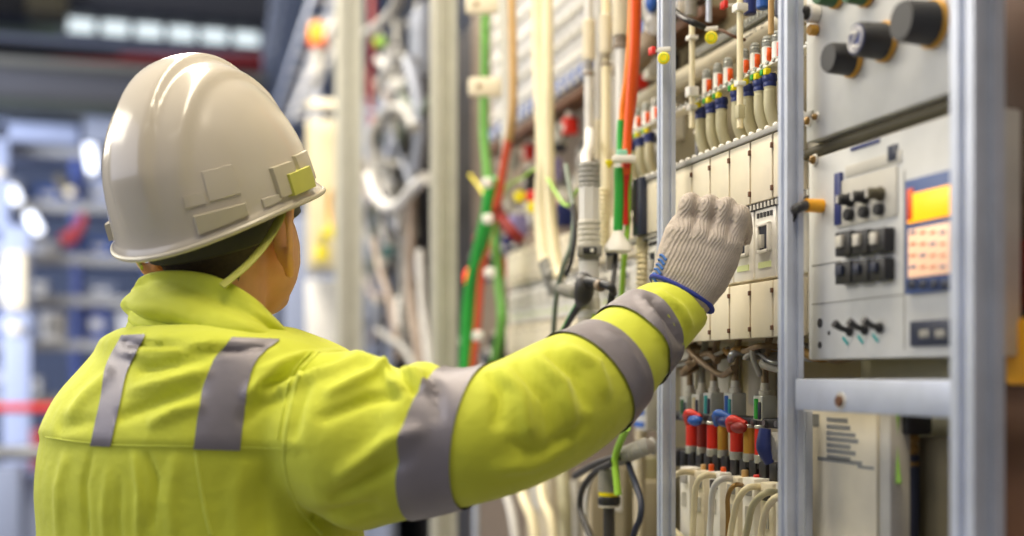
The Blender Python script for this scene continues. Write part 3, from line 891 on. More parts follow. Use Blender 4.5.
# name plate, marks
facebox(lo, 'name_plate', 'blue_dark', 851, 880, 143, 147, th=.001, label='small blue plate')
facebox(lo, 'window', 'navy', 889, 898, 145, 161, th=.002, label='small dark window')
facebox(lo, 'scribed_frame', 'light_grey', 846, 902, 158, 170, th=.0012)
kb = facebox(lo, 'switch_plate', 'light_grey', 838, 898, 174, 222, th=.002)
facebox(lo, 'edge_strip', 'blue_dark', 837, 843, 173, 225, th=.004, label='blue strip')
for j in range(3):
    p = PX(852 + j * 15, 200 - j * 3, XP - .001)
    s = MB().lathe(p, XM, [(0, .0075), (.004, .0075), (.005, .006), (.015, .0058), (.017, .0045)], 16).build('selector', 'black' if j < 2 else 'olive_dark', lo, label='round selector switch')
    MB().box(p + XM * .0175, (.002, .002, .008)).build('pointer', 'white', s)
    p2 = p - UP * .0155
    MB().cyl(p2, p2 + XM * .008, .0062, 14, .001).build('selector', 'black', lo, label='lower round selector')
for rr, (yt, yb) in enumerate(((232, 256), (262, 284))):
    for j in range(3):
        x0 = 845 + j * 17.4; dy = -j * 1.6
        q = facebox(lo, 'breaker_switch', 'black', x0, x0 + 15, yt + dy, yb + dy, th=.012)
        facebox(lo, 'rocker', 'light_grey' if rr == 0 else 'navy', x0 + 3, x0 + 9, yt + 4 + dy, yb - 8 + dy, th=.004, out=.012, parent=q, label='pale rocker' if rr == 0 else None)
for j in range(3):
    p = PX(851 + j * 15, 331 - j * 1.5, XP)
    t = MB().cyl(p, p + XM * .004, .0058, 14, .001).build('toggle', 'black', lo, label='black toggle switch')
    MB().tube([p + XM * .003, p + XM * .012 + UP * .003, p + XM * .020 + UP * .008], [.0028, .0032, .0045], 10).build('lever', 'black', t)
    q = PX(846 + j * 15, 341 - j * 1.5, XP)
    MB().box(q + XM * .0008, (.001, .012, .003), R=Matrix.Rotation(math.radians(38), 3, 'X')).build('mark', 'teal', lo, label='pale green slanted mark')
facebox(lo, 'socket', 'navy', 914, 958, 320, 346, th=.005, label='dark socket block')
for j in range(2): facebox(lo, 'pin', 'grey', 924 + j * 16, 934 + j * 16, 330, 338, th=.001, out=.005)
for px, py, r in ((820, 323, .0042), (829, 333, .002), (820, 345, .003)):
    p = PX(px, py, XP); MB().lathe(p + XM * -.0004, XM, [(0, r * 1.25), (.001, r * 1.2), (.0012, r)], 14).build('hole', 'dark', lo)
for a_, b_, c_, d_ in ((812, 841, 263, 264), (812, 904, 299, 300), (904, 905, 170, 350)):
    facebox(lo, 'groove', 'grey', a_, b_, c_, d_, th=.0004, bev=0)
# fitting with black elbow hose on the left edge
p = PX(822, 206, XP); t = thing('hose_fitting', 'amber fitting with a short black elbow hose at the left edge of the display panel', 'hose fitting', p)
q = p + V((-.018, .0, -.001)); q2 = PX(806, 206, XP - .02)
MB().cyl(p + V((.004, 0, 0)), p + XM * .02, .0075, 18, .001).build('nut', 'amber', t, label='amber nut')
MB().tube([p + XM * .018, PX(800, 207, XP - .03), PX(793, 212, XP - .03), PX(791, 224, XP - .03), PX(791, 234, XP - .03)], .0055, 12, 8).build('hose', 'dark', t, label='black elbow hose')
# cross beam below the panel
XB = .668
slab_b = slab('cross_beam', 'alu', 'aluminium cross beam below the display panel', 'beam', XB - .004, XB + .02, 795, 956, 379, 410, 800, .0015)
p = PX(841, 401, XB - .004); tb = thing('bolt', 'dark bolt in the aluminium cross beam', 'bolt', p)
MB().cyl(p, p + XM * .004, .006, 6).build('head', 'brown', tb); MB().cyl(p + XM * -.001, p + XM * .001, .009, 18).build('washer', 'light_grey', tb)
# lower door with illegible print, jamb and the open space beside it
dr = slab('printed_board', 'cream', 'pale board with printed lines below the cross beam', 'board', .705, .72, 804, 876, 405, 1780, 806)
for i, (n, y) in enumerate(((8, 418), (9, 425), (11, 432), (12, 438), (9, 444), (11, 450), (9, 456))):
    facebox(dr, 'print_line', 'print', 827, 827 + n * 2.6, y, y + 4.0, X=.705, th=.0004, bev=0)
facebox(dr, 'print_line', 'print', 818, 862, 459, 463, X=.705, th=.0004, bev=0); facebox(dr, 'print_line', 'print', 858, 874, 466, 469, X=.705, th=.0004, bev=0)
facebox(dr, 'print_mark', 'print', 811, 819, 414, 426, X=.705, th=.0004, bev=0)
p = PX(812, 530, .705); MB().ball(p + XM * .004, .006, 14, (.6, 1, 1)).build('knob', 'white', dr, label='white round knob')
slab('upright_strip', 'light_grey', 'pale upright strip right of the printed board', 'strip', .706, .73, 879, 890, 405, 1960, 884)
slab('edge_strip', 'alu', 'narrow bright metal strip along the left edge of the printed board', 'metal strip', .69, .70, 797, 805, 411, 1760, 800, .001)
slab('backing_sheet', 'hose_beige', 'olive sheet behind the hanging cable, below the cross beam', 'sheet', .775, .785, 860, 985, 300, 1900, 930)
slab('terminal_box', 'olive', 'olive box at the back of the opening beside the wide post', 'box', .75, .775, 918, 960, 438, 545, 938, .003)
t = thing('cable_gland', 'dark connector block hanging under the cross beam', 'connector', PX(906, 430, .735))
p = PX(908, 424, .735); MB().box(p, (.03, .04, .02), bev=.003).build('body', 'black', t)
MB().lathe(p - UP * .01, (0, 0, -1), [(0, .010), (.006, .012), (.010, .009), (.016, .012), (.022, .009), (.03, .012), (.036, .010), (.046, .011), (.05, .006)], 16).build('coupling', 'brass', t, label='brassy coupling')
cable('power_cable', [PX(908, 455, .735), PX(909, 490, .735), PX(908, 540, .735), PX(906, 640, .735)], .011, 'navy', 'dark blue cable hanging below the connector block')
o = MB().tube([PX(895, 405, .715), PX(893, 440, .715), PX(895, 470, .715), PX(897, 484, .715)], .008, 8, 8, flat=.35).build('strap', 'lime', org=PX(895, 405, .715)); tag(o, 'yellow-green strap hanging beside the dark connector block', 'strap')
# beyond the wide post
slab('side_sheet', 'brown', 'dark brown sheet at the right edge beyond the wide post', 'sheet', .78, .80, 985, 1200, -80, 2100, 1040)
slab('junction_box', 'amber', 'amber box at the right edge beyond the wide post', 'box', .745, .78, 1004, 1060, 318, 385, 1020, .004)
slab('breaker_box', 'red_dark', 'dull red box above the amber box at the right edge', 'box', .76, .78, 1006, 1060, 240, 312, 1020, .004)

# ---------------------------------------------------------------- module bay: white covers in two rows
z = lambda v: CAMZ + v
PITCH_Y, Y0 = .0548, 1.2615
bp = MB().box((.915, 1.60, 1.35), (.03, .92, 2.7), bev=.002).build('mounting_plate', 'olive', org=V((.915, 1.6, 0))); tag(bp, 'olive mounting plate behind the relays, covers and fuses', 'mounting plate')
bp = MB().box((.86, 1.42, z(-.2)), (.02, .50, .50), bev=.002).build('mounting_plate', 'cream_dark', org=V((.86, 1.42, z(-.45)))); tag(bp, 'beige plate behind the bronze hoses and fuses', 'mounting plate')
def make_cover(h):
    t = thing('module_cover', 'x', 'module cover')
    MB().box((.008, 0, h / 2), (.016, PITCH_Y - .0035, h), bev=.0014).build('lid', 'cream', t)
    hb = MB().box((.009, PITCH_Y / 2, h / 2), (.014, .0024, h * .98), bev=.0004).build('hinge_strip', 'brass', t, label='brass hinge strip')
    for f in (.16, .82): MB().box((.0, PITCH_Y / 2, h * f), (.005, .0034, h * .085), bev=.0006).build('latch', 'brown', hb, label='small dark latch')
    return t
def row(h, zb, ks, where):
    first = None
    for n, k in enumerate(ks):
        loc = (XP, Y0 + PITCH_Y * (k + .5), z(zb)); lb = f'cream module cover in the {where}, {ORD[n]} counted from the slim post'
        if first is None: first = make_cover(h); first.location = loc; first['label'] = lb; first['group'] = f'module covers in the {where}'
        else: dup(first, loc, lb)
row(.076, .208, range(-1, 7), 'row above the glove')
row(.0665, .045, range(-1, 7), 'row below the glove')
# box carrying the covers, its studded ledge
o = MB().box((.765, 1.44, z(.165)), (.10, .53, .235), bev=.002).build('module_housing', 'cream_dark', org=V((.715, 1.44, z(.045)))); tag(o, 'long cream housing behind the two rows of module covers', 'housing')
t = thing('terminal_rail', 'grey ledge with a row of white studs on top of the upper covers', 'rail', (.70, 1.44, z(.284)))
MB().box((.715, 1.44, z(.2885)), (.035, .54, .007), bev=.001).build('strip', 'hose_grey', t)
for k in range(26): MB().lathe((.704, 1.18 + .02 * k, z(.291)), (0, 0, 1), [(0, .004), (.004, .004), (.006, .002)], 10).build('stud', 'white', t)
# breakers in the middle row
def make_breaker(dark=False):
    t = thing('circuit_breaker', 'x', 'circuit breaker')
    MB().box((.012, 0, .042), (.024, PITCH_Y - .004, .084), bev=.002).build('case', 'white', t)
    fr = MB()
    for sy, sz, wy, wz in ((-.013, .048, .004, .036), (.013, .048, .004, .036), (0, .064, .030, .004), (0, .032, .030, .004)): fr.box((-.002, sy, sz), (.005, wy, wz), bev=.0008)
    f = fr.build('window_frame', 'white', t)
    MB().box((.0, 0, .048), (.003, .023, .030)).build('window', 'navy', f, label='dark window')
    MB().box((-.003, .003, .044), (.006, .008, .016), bev=.001).build('lever', 'light_grey', t, label='grey switch lever')
    for k in range(5): MB().box((-.0004, -.016 + .008 * k, .076), (.002, .0045, .006)).build('terminal_slot', 'dark', t)
    MB().box((-.0003, .0, .016), (.0015, .03, .007)).build('label_strip', 'lime_pale', t, label='pale green label strip')
    return t
br = None
for n, k in enumerate(range(-1, 7)):
    loc = (XP + .004, Y0 + PITCH_Y * (k + .45), z(.116)); lb = f'white circuit breaker with dark window between the cover rows, {ORD[n]} from the slim post'
    if br is None: br = make_breaker(); br.location = loc; br['label'] = lb; br['group'] = 'breakers between the cover rows'
    else: dup(br, loc, lb)
t = thing('terminal_strip', 'dark slotted terminal strip under the upper row of covers', 'terminal strip', (.70, 1.44, z(.20)))
MB().box((.709, 1.44, z(.2035)), (.012, .53, .009)).build('body', 'dark', t)
for k in range(60): MB().box((.7025, 1.185 + .0088 * k, z(.2035)), (.003, .004, .006)).build('contact', 'light_grey', t)

# ---------------------------------------------------------------- relays with elbow hoses
def make_relay():
    t = thing('relay', 'x', 'relay')
    r = .0066
    MB().cyl((0, 0, -.018), (0, 0, -.012), r * 1.15, 16, .001).build('socket', 'light_grey', t)
    b = MB().cyl((0, 0, -.012), (0, 0, .010), r, 18, .0008).build('body', 'white', t)
    a, n = [], 10
    for zz in (-.010, .0075): a.append([V(((r + .0004) * math.cos(q), (r + .0004) * math.sin(q), zz)) for q in np.linspace(math.radians(238), math.radians(350), n)])
    bd = MB().loft(a, caps=False, closed=False).build('band', 'orange', b, label='red-orange band'); bd.modifiers.new('s', 'SOLIDIFY').thickness = .0006
    MB().lathe((0, 0, .010), (0, 0, 1), [(0, r * .98), (.003, r * 1.1), (.004, r * .95), (.006, r * 1.1), (.008, r * .9), (.010, r), (.0135, r * .6), (.0145, .001)], 16).build('cap', 'smoke', t, label='ribbed clear cap')
    return t
def make_elbow():
    t = thing('elbow_hose', 'x', 'hose')
    cp = MB().lathe((0, 0, 0), (0, 0, -1), [(0, .0085), (.003, .0095), (.008, .0095), (.010, .008), (.013, .0088), (.016, .008)], 16).build('coupling', 'blue_dark', t, label='dark blue coupling')
    MB().box((-.006, -.004, .002), (.008, .007, .008), bev=.001).build('clip', 'yellow', cp, label='yellow clip')
    MB().box((-.006, .006, .003), (.008, .006, .007), bev=.001).build('clip', 'green', cp, label='green clip')
    MB().ribtube([V((0, 0, -.014)), V((0, 0, -.026))], .0079, .0006, .005, 14).build('sleeve', 'hose_beige', t)
    MB().tube([V((0, 0, -.022)), V((.001, 0, -.045)), V((.010, -.001, -.066)), V((.028, -.002, -.078)), V((.05, -.003, -.082)), V((.09, -.003, -.083))], .0079, 16, 8).build('bend', 'hose_beige', t)
    return t
rl = make_relay(); el = make_elbow()
rel = [(707, 84), (718, 77), (728, 72), (744, 66), (755, 60), (767, 53), (777, 48)]
for n, (px, py) in enumerate(rel):
    p = PX(px, py, .76); p.z = z(.412); q = V((.752, p.y + .004, z(.381)))
    lb = f'orange-banded relay with clear cap, {ORD[n]} from the left in the row beside the slim post'; lb2 = f'beige elbow hose with blue coupling under the relays, {ORD[n]} from the thin double-edged post'
    if n == 0: rl.location = p; rl['label'] = lb; rl['group'] = 'relays in the top of the module bay'; el.location = q; el['label'] = lb2; el['group'] = 'elbow hoses under the relays'
    else: dup(rl, p, lb); dup(el, q, lb2)
for n, (px, py) in enumerate(((637, 122), (646, 117), (655, 112))):
    p = PX(px, py, .76); p.z = z(.412)
    dup(rl, p, f'orange-banded relay left of the thin double-edged post, {ORD[n]} from the orange cables'); dup(el, V((.752, p.y + .004, z(.381))), f'beige elbow hose left of the thin double-edged post, {ORD[n]} from the orange cables')
t = thing('relay_bracket', 'white bracket strip carrying the row of orange-banded relays', 'bracket', (.76, 1.5, z(.39)))
MB().box((.757, 1.52, z(.3915)), (.022, .56, .004), bev=.001).build('strip', 'white', t)
for k in range(34): MB().lathe((.747, 1.26 + .016 * k, z(.393)), (-1, 0, .3), [(0, .003), (.003, .003), (.004, .001)], 8).build('stud', 'smoke', t)
# printed pipe
t = thing('printed_pipe', 'thick beige pipe with black lettering behind the relays', 'pipe', (.84, 1.5, z(.475)))
pz = zof(732, 52, .84); MB().cyl((.84, 1.16, pz), (.84, 2.0, pz), .0165, 24).build('tube', 'pipe', t)
def text(name, s, size, loc, rx, m, parent, wrap=None, label=None):
    cu = bpy.data.curves.new(name, 'FONT'); cu.body = s; cu.size = size; cu.align_x = 'CENTER'; cu.align_y = 'CENTER'; cu.extrude = .0002
    tmp = bpy.data.objects.new(name, cu); COL.objects.link(tmp)
    dg = bpy.context.evaluated_depsgraph_get(); dg.update()
    me = bpy.data.meshes.new_from_object(tmp.evaluated_get(dg)); bpy.data.objects.remove(tmp); bpy.data.curves.remove(cu)
    for v in me.vertices:
        v.co = wrap(v.co) if wrap else V(loc) + rx @ v.co
    return mesh_flat(name, me, m, parent, label)
def mesh_flat(name, me, m, parent, label):
    r = parent
    while r.parent: r = r.parent
    set_coords(me, coords(me) - np.array(r.location)); me.materials.clear(); me.materials.append(M[m])
    o = bpy.data.objects.new(name, me); COL.objects.link(o); o.parent = parent
    if label: o['label'] = label
    return o
yc = PX(758, 28, .83).y
text('lettering', 'ZEXTE', .019, None, None, 'black', t, wrap=lambda c: V((.84 - .0168 * math.cos(c.y / .0165 + .35), yc - c.x, pz + .0168 * math.sin(c.y / .0165 + .35))), label='black printed letters')
t = thing('cable_comb', 'row of small grey teeth running along the top of the lettered pipe', 'cable comb', (.826, 1.4, pz + .015))
MB().box((.828, 1.555, pz + .016), (.012, .34, .003)).build('strip', 'smoke', t)
for k in range(30): MB().box((.826, 1.40 + .011 * k, pz + .021), (.012, .005, .010), bev=.001).build('tooth', 'smoke', t)
# upright rods with fittings
def rod(px, X, py0, py1, r, m, label, fits=(), cat='rod', name='conduit_rod', group=None):
    p0, p1 = PX(px, py1, X), PX(px, py0 if py0 > -20 else -260, X); t = thing(name, label, cat, p0, group)
    MB().cyl(p0, p1, r, 12).build('tube', m, t)
    for (py, hw, hh, mm) in fits:
        c = PX(px, py, X); MB().box(c, (hw * 2, hw * 2, hh), bev=.001).build('fitting', mm, t)
    return t
rod(692, .735, 24, 128, .0042, 'hose_cream', 'cream rod left of the row of relays', ((38, .007, .006, 'white'), (92, .0075, .014, 'white'), (108, .006, .008, 'light_grey')))
rod(740, .735, -30, 128, .0042, 'hose_cream', 'cream rod standing in front of the relays', ((8, .008, .01, 'white'), (84, .006, .006, 'white'), (112, .005, .018, 'hose_beige')))
rod(697, .80, 120, 175, .0025, 'steel', 'thin metal rod under the left end of the relays', ((132, .004, .005, 'white'),))
rod(709, .76, -30, 22, .0042, 'alu', 'bright metal rod above the yellow disc at the top of the bay')
rod(691, .82, -40, 16, .010, 'grey', 'grey cylinder at the top of the bay beside the black cable')
rod(771, .72, -40, 34, .0035, 'tan', 'orange-brown rod along the slim post at the top')
def disc(px, py, X, label, r=.0088):
    p = PX(px, py, X); ax = V((-.55, -.83, 0)); t = thing('tag_disc', label, 'tag', p)
    MB().lathe(p, ax, [(0, r * .85), (.001, r), (.003, r), (.004, r * .85), (.0042, r * .6)], 28).build('disc', 'yellow', t)
    d = p + ax * .0045
    MB().torus(d - ax * .0006, ax, r * .62, .0006, 20, 6).build('embossing', 'lime', t)
    s = V((-ax.y, ax.x, 0)); MB().box(p + UP * (r + .004), (.018, .004, .006), bev=.001, R=Matrix.Rotation(math.atan2(s.y, s.x), 3, 'Z')).build('holder', 'white', t)
    return t
disc(711.5, 38, .735, 'yellow round tag at the top beside the bright metal rod')
disc(664, 58.5, .655, 'yellow round tag hanging on the thin double-edged post', .0082)
def flag(px, py, X, L, label):
    p = PX(px, py, X); t = thing('red_tag', label, 'tag', p)
    MB().box(p, (.006, .014, .010), bev=.001).build('flag', 'red', t)
    MB().box(p + CR * (L * .5 + .004), (L, .003, .003), R=Matrix.Rotation(-TH, 3, 'Z')).build('bar', 'white', t)
    return t
flag(652, 51, .655, .022, 'red tag on the thin double-edged post beside the yellow disc'); flag(724, 5, .735, .018, 'red tag on the cream rod at the top edge')
cable('black_cable', [PX(664, -30, .70), PX(669, 2, .70), PX(679, 15, .70), PX(692, 22, .70), PX(704, 27, .72)], .0045, 'black', 'black cable curving down to the yellow disc at the top')
for i, (x, y, c_) in enumerate(((750, 6, 'blue_dark'), (763, 0, 'blue'), (782, 8, 'navy'))):
    p = PX(x, y, .78); o = MB().cyl(p - UP * .012, p + UP * .02, .009, 14, .002).build('valve_cap', c_, org=p); tag(o, ['dark blue cap above the lettered pipe, left one', 'blue cap above the lettered pipe at the top edge', 'navy cap close to the slim post at the top'][i], 'cap')
cable('loom_wire', [PX(700, 27, .74), PX(720, 30, .75), PX(733, 36, .76), PX(745, 40, .78)], .0022, 'brown', 'thin brown wire running right from the yellow disc')

# ---------------------------------------------------------------- lower module bay
rg = np.random.default_rng(3)
for i in range(16):
    y0 = 1.20 + .40 * rg.random(); y1 = y0 + rg.uniform(-.14, .14); zz = rg.uniform(.0, .045)
    pts = [V((.735, y0, z(zz))), V((.72 + .02 * rg.random(), y0 * .6 + y1 * .4, z(zz + rg.uniform(-.012, .012)))), V((.725, y1, z(rg.uniform(-.002, .04)))), V((.80, y1 + .02, z(.03)))]
    cable('loom_wire', pts, rg.uniform(.0028, .0055), ['bronze', 'hose_grey', 'steel', 'bronze', 'grey', 'brass'][i % 6], 'bronze-grey wire in the tangled loom under the lower covers', group='loom wires under the lower covers')
def make_connector(core):
    t = thing('sensor_connector', 'x', 'connector')
    MB().box((0, 0, .015), (.022, .024, .032), bev=.002).build('housing', 'clear', t, label='clear housing')
    c = MB().cyl((-.0085, .002, .001), (-.0085, .002, .027), .0055, 14, .001).build('core', core, t, label='coloured core')
    MB().box((-.009, -.007, .012), (.008, .006, .022), bev=.001).build('core', 'navy' if core != 'blue' else 'teal', t, label='second core')
    MB().lathe((0, 0, .031), (0, 0, 1), [(0, .008), (.006, .008), (.007, .006), (.016, .0055)], 14).build('neck', 'light_grey', t)
    return t
con = [(690, 406, 'green_dark'), (714, 403, 'teal'), (735, 404, 'blue'), (765, 408, 'green'), (702, 404, 'hose_beige')]
for i, (px, py, c_) in enumerate(con):
    p = PX(px, py + 12, .745); k = make_connector(c_); k.location = p
    k['label'] = f"clear connector with {['dark green', 'teal', 'blue', 'bright green', 'beige'][i]} core below the loom, beside the {['lower post', 'first bronze hose', 'middle bronze hose', 'slim post', 'dark green one'][i]}"; k['group'] = 'clear connectors below the loom'
    top = p + UP * .046
    cable('bronze_hose', [top - UP * .006, top + UP * .022, top + V((.0, -.006, .045)), top + V((-.004, -.03, .068)), top + V((.01, -.055, .078)), top + V((.05, -.07, .08))], .0048, 'bronze' if i != 4 else 'grey',
          f"bronze hose rising from the clear connector with {['dark green', 'teal', 'blue', 'bright green', 'beige'][i]} core", 'hose')
for px, py in ((693, 372), (727, 375), (762, 370)):
    p = PX(px, py, .838); o = MB().box(p, (.02, .05, .10), bev=.003).build('wiring_duct', 'light_grey', org=p); tag(o, f"pale block behind the bronze hoses, {'left' if px < 700 else 'middle' if px < 750 else 'right'} of three", 'duct')
# black rail and fuses
t = thing('fuse_rail', 'black rail above the red fuses', 'rail', (.745, 1.4, z(-.06)))
MB().box((.75, 1.42, z(-.060)), (.03, .48, .012), bev=.002).build('bar', 'black', t)
for k in range(14): MB().cyl((.736, 1.22 + .03 * k, z(-.060)), (.731, 1.22 + .03 * k, z(-.060)), .004, 10).build('screw', 'steel', t)
t = thing('terminal_rail', 'black terminal rail below the red fuses', 'rail', (.745, 1.4, z(-.125)))
MB().box((.752, 1.42, z(-.118)), (.03, .48, .018), bev=.002).build('bar', 'dark', t)
for k in range(16): MB().box((.735, 1.21 + .026 * k, z(-.12)), (.012, .018, .024), bev=.002).build('terminal', 'black', t)
def make_fuse(c_, r):
    t = thing('fuse', 'x', 'fuse')
    MB().cyl((0, 0, -.017), (0, 0, .017), r, 18, .001).build('barrel', c_, t)
    MB().cyl((0, 0, -.027), (0, 0, -.016), r * 1.08, 18, .001).build('end_cap', 'smoke', t, label='clear lower cap')
    MB().cyl((0, 0, .0165), (0, 0, .021), r * 1.08, 18, .001).build('end_cap', 'clear', t)
    MB().cyl((0, 0, -.034), (0, 0, -.026), r * .55, 12).build('pin', 'black', t)
    return t
FZ = [(692, 437, 'red', .0085), (702, 439, 'red_dark', .0070), (713, 440, 'red', .0085), (723, 441, 'gold', .0072), (737, 443, 'red', .0090), (750, 447, 'gold', .0085), (761, 447, 'red', .0080)]
for i, (px, py, c_, r) in enumerate(FZ):
    k = make_fuse(c_, r); p = PX(px, py, .735); p.z = z(-.084); k.location = p
    k['label'] = f"{ {'red': 'bright red', 'red_dark': 'dark red', 'gold': 'golden'}[c_] } cylindrical fuse below the black rail, {ORD[i]} from the left"; k['group'] = 'fuses below the black rail'
def lever(px, py, cA, cB, label):
    p = PX(px, py, .722); t = thing('disconnect_lever', label, 'lever', p)
    MB().tube([p + V((0, .030, -.006)), p + V((-.006, .020, .006)), p + V((-.008, .004, .010)), p + V((0, -.012, .004))], [.004, .0055, .0055, .004], 12, 8).build('handle', cA, t, label=f'{cA} handle')
    MB().ball(p + V((-.004, -.002, .0)), .011, 16, (.8, 1.5, .75)).build('hub', cB, t)
lever(697, 420, 'red', 'blue', 'red and blue lever at the left end of the black rail'); lever(727, 421, 'blue', 'blue_dark', 'dark blue lever over the golden fuse'); lever(741, 427, 'red', 'red_dark', 'red lever on the black rail over the fifth fuse')
p = PX(779, 447, .705); t = thing('rotary_handle', 'big dark blue and grey handle close to the slim post', 'handle', p)
MB().lathe(p, XM, [(0, .017), (.006, .018), (.012, .015), (.013, .008)], 20).build('dial', 'hose_grey', t, label='grey dial'); MB().tube([p + XM * .012 + UP * -.018, p + XM * .02, p + XM * .018 + UP * .022], [.006, .009, .007], 14, 6).build('grip', 'blue_dark', t, label='dark blue grip')
for i, (px, py, c_) in enumerate(((704, 470, 'tan'), (724, 473, 'orange'), (745, 476, 'tan'), (757, 481, 'red'), (778, 490, 'tan'), (712, 470, 'orange'))):
    p = PX(px, py, .728); o = MB().cyl(p - UP * .006, p + UP * .008, .0045, 12, .001).build('wire_ferrule', c_, org=p); tag(o, f"{c_} ferrule on the lower terminal rail, {ORD[i]} of six" if c_ != 'red' else 'red ferrule on the lower terminal rail', 'ferrule', 'ferrules on the lower terminal rail')
# white modules with looping cream cables
MP = [(676, 478), (690, 479), (705, 482), (722, 486), (738, 490), (756, 494), (771, 499)]
for i, (px, py) in enumerate(MP):
    p = PX(px, py, .705); zb = z(-.33); p2 = V((.712, p.y - .012, 0)); t = thing('control_module', f'white control module under the fuses, {ORD[i]} from the left', 'control module', (.712, p.y, zb), 'control modules under the fuses')
    H = z(-.128 - .002 * (i % 2)) - zb
    MB().box((.742, p.y - .013, zb + H / 2), (.06, .0315, H), bev=.002).build('case', 'cream' if i % 2 else 'white', t)
    MB().box((.7115, p.y - .013, zb + H - .045), (.0015, .012, .02)).build('label_field', 'light_grey', t)
    MB().box((.7115, p.y - .013, zb + H - .016), (.003, .02, .012), bev=.001).build('plug', 'dark' if i in (2, 5) else 'hose_grey', t)
for i, (pts, m) in enumerate((
    ([(700, 474), (682, 472), (670, 481), (666, 500), (668, 522), (678, 534), (690, 545)], 'hose_cream'), ([(722, 476), (704, 476), (696, 486), (694, 510), (692, 540), (690, 570)], 'hose_cream'),
    ([(738, 480), (722, 479), (713, 490), (711, 515), (709, 545), (708, 575)], 'hose_white'), ([(748, 487), (735, 485), (728, 497), (728, 520), (727, 560)], 'brass'),
    ([(764, 487), (748, 488), (738, 500), (733, 520), (729, 545), (727, 575)], 'hose_cream'), ([(784, 493), (766, 493), (753, 505), (748, 525), (744, 545), (742, 575)], 'hose_beige'), ([(796, 497), (780, 496), (768, 506), (762, 528), (760, 560)], 'hose_cream'))):
    cable('loop_cable', [PX(x, y, .725 if j == 0 else .695 - .004 * (j == 2)) for j, (x, y) in enumerate(pts)], .0042 if i != 3 else .003, m, f'pale looping cable over the white control modules, {ORD[i]} from the left', group='looping cables over the control modules')
o = MB().box((.77, 1.42, z(-.337)), (.14, .48, .012), bev=.002).build('shelf_plate', 'cream_dark', org=V((.77, 1.42, z(-.343)))); tag(o, 'beige shelf under the white control modules', 'shelf')
p = PX(783, 520, .70); t = thing('relay_box', 'dark grey box with red and white label at the foot of the slim post', 'box', (.70, p.y, z(-.34)))
MB().box((.72, p.y - .01, z(-.235)), (.04, .036, .21), bev=.003).build('case', 'grey', t); MB().box((.6995, p.y - .004, z(-.19)), (.001, .022, .055)).build('label_field', 'red', t, label='red label'); MB().box((.699, p.y - .006, z(-.178)), (.001, .013, .02)).build('label_field', 'white', t, label='white label')
cable('black_cable', [PX(784, 455, .71), PX(789, 480, .71), PX(787, 520, .71), PX(784, 580, .71)], .004, 'black', 'black cable running down beside the slim post')
# ================================================================ open bay left of the module bay
o = MB().box((1.04, 2.9, 1.35), (.03, 1.9, 2.7), bev=.002).build('mounting_plate', 'brown_grey', org=V((1.04, 2.9, 0))); tag(o, 'brown-grey mounting plate at the back of the bay with the green and orange cables', 'mounting plate')
# covers and breakers continue along the row, further back
ZR = {'upper': (.208, [c for c in bpy.data.objects if c.name == 'module_cover'][0]), 'lower': (.045, [c for c in bpy.data.objects if c.name == 'module_cover.008'][0])}
for nm, (zb, src) in ZR.items():
    for n in range(18):
        dup(src, (.80, 1.74 + PITCH_Y * n, z(zb)), 'cream module cover in the ' + nm + ' row behind the hanging cables', f'{nm} row of module covers behind the hanging cables')
for n in range(18):
    dup(br, (.805, 1.74 + PITCH_Y * n, z(.118)), 'white circuit breaker between the cover rows behind the hanging cables', 'breakers behind the hanging cables')
o = MB().box((.852, 2.22, z(.165)), (.07, 1.02, .235), bev=.002).build('module_housing', 'cream_dark', org=V((.87, 2.22, z(.045)))); tag(o, 'long cream housing of the covers behind the hanging cables', 'housing')
# terminal slabs above, with blue feet
def make_slab():
    t = thing('terminal_module', 'x', 'terminal module')
    mb = MB().box((.02, 0, .22), (.04, .040, .44), bev=.002)
    b = mb.build('body', 'slab_white', t)
    for k in range(9): MB().box((-.002, 0, .035 + .048 * k), (.006, .034, .014), bev=.001).build('slot_cover', 'light_grey' if k % 3 else 'white', t)
    MB().box((-.006, .006, -.012), (.016, .012, .030), bev=.002).build('terminal', 'blue', t, label='blue terminal')
    MB().box((-.006, -.010, -.016), (.014, .010, .022), bev=.002).build('terminal', 'white', t, label='white terminal')
    return t
sl = None
zs = zof(567, 80, .86) - CAMZ
for n in range(26):
    loc = (.86, 1.86 + .046 * n, z(zs))
    if sl is None: sl = make_slab(); sl.location = loc; sl['label'] = 'white slotted terminal module with a blue foot, above the covers behind the cream hoses'; sl['group'] = 'slotted terminal modules'
    else: dup(sl, loc)
t = thing('din_rail', 'brown-grey rail under the blue terminals', 'rail', (.88, 2.4, z(zs - .045)))
MB().box((.88, 2.42, z(zs - .045)), (.05, 1.3, .018), bev=.002).build('rail', 'brown', t)
def plugs(n, X, ya, yb, zz, jit, sizes, cols, name, label, group, seed):
    g = np.random.default_rng(seed); protos = {}
    for i in range(n):
        c_ = cols[i % len(cols)]; loc = (X + g.uniform(0, .05), ya + (yb - ya) * (i + g.random() * .6) / n, z(zz + g.uniform(-jit, jit)))
        if c_ not in protos:
            t = thing(name, label.replace('@', CN.get(c_, c_)), 'connector', loc, group); w, h = sizes
            MB().box((0, 0, h / 2), (w, w * .8, h), bev=.002).build('body', c_, t, world=False)
            MB().cyl((0, 0, h), (0, 0, h + .014), w * .3, 12, .001).build('neck', 'light_grey', t, world=False)
            MB().box((-w / 2, 0, h * .4), (.003, w * .5, h * .3), bev=.0008).build('label_field', 'white', t, world=False)
            protos[c_] = t
        else: dup(protos[c_], loc)
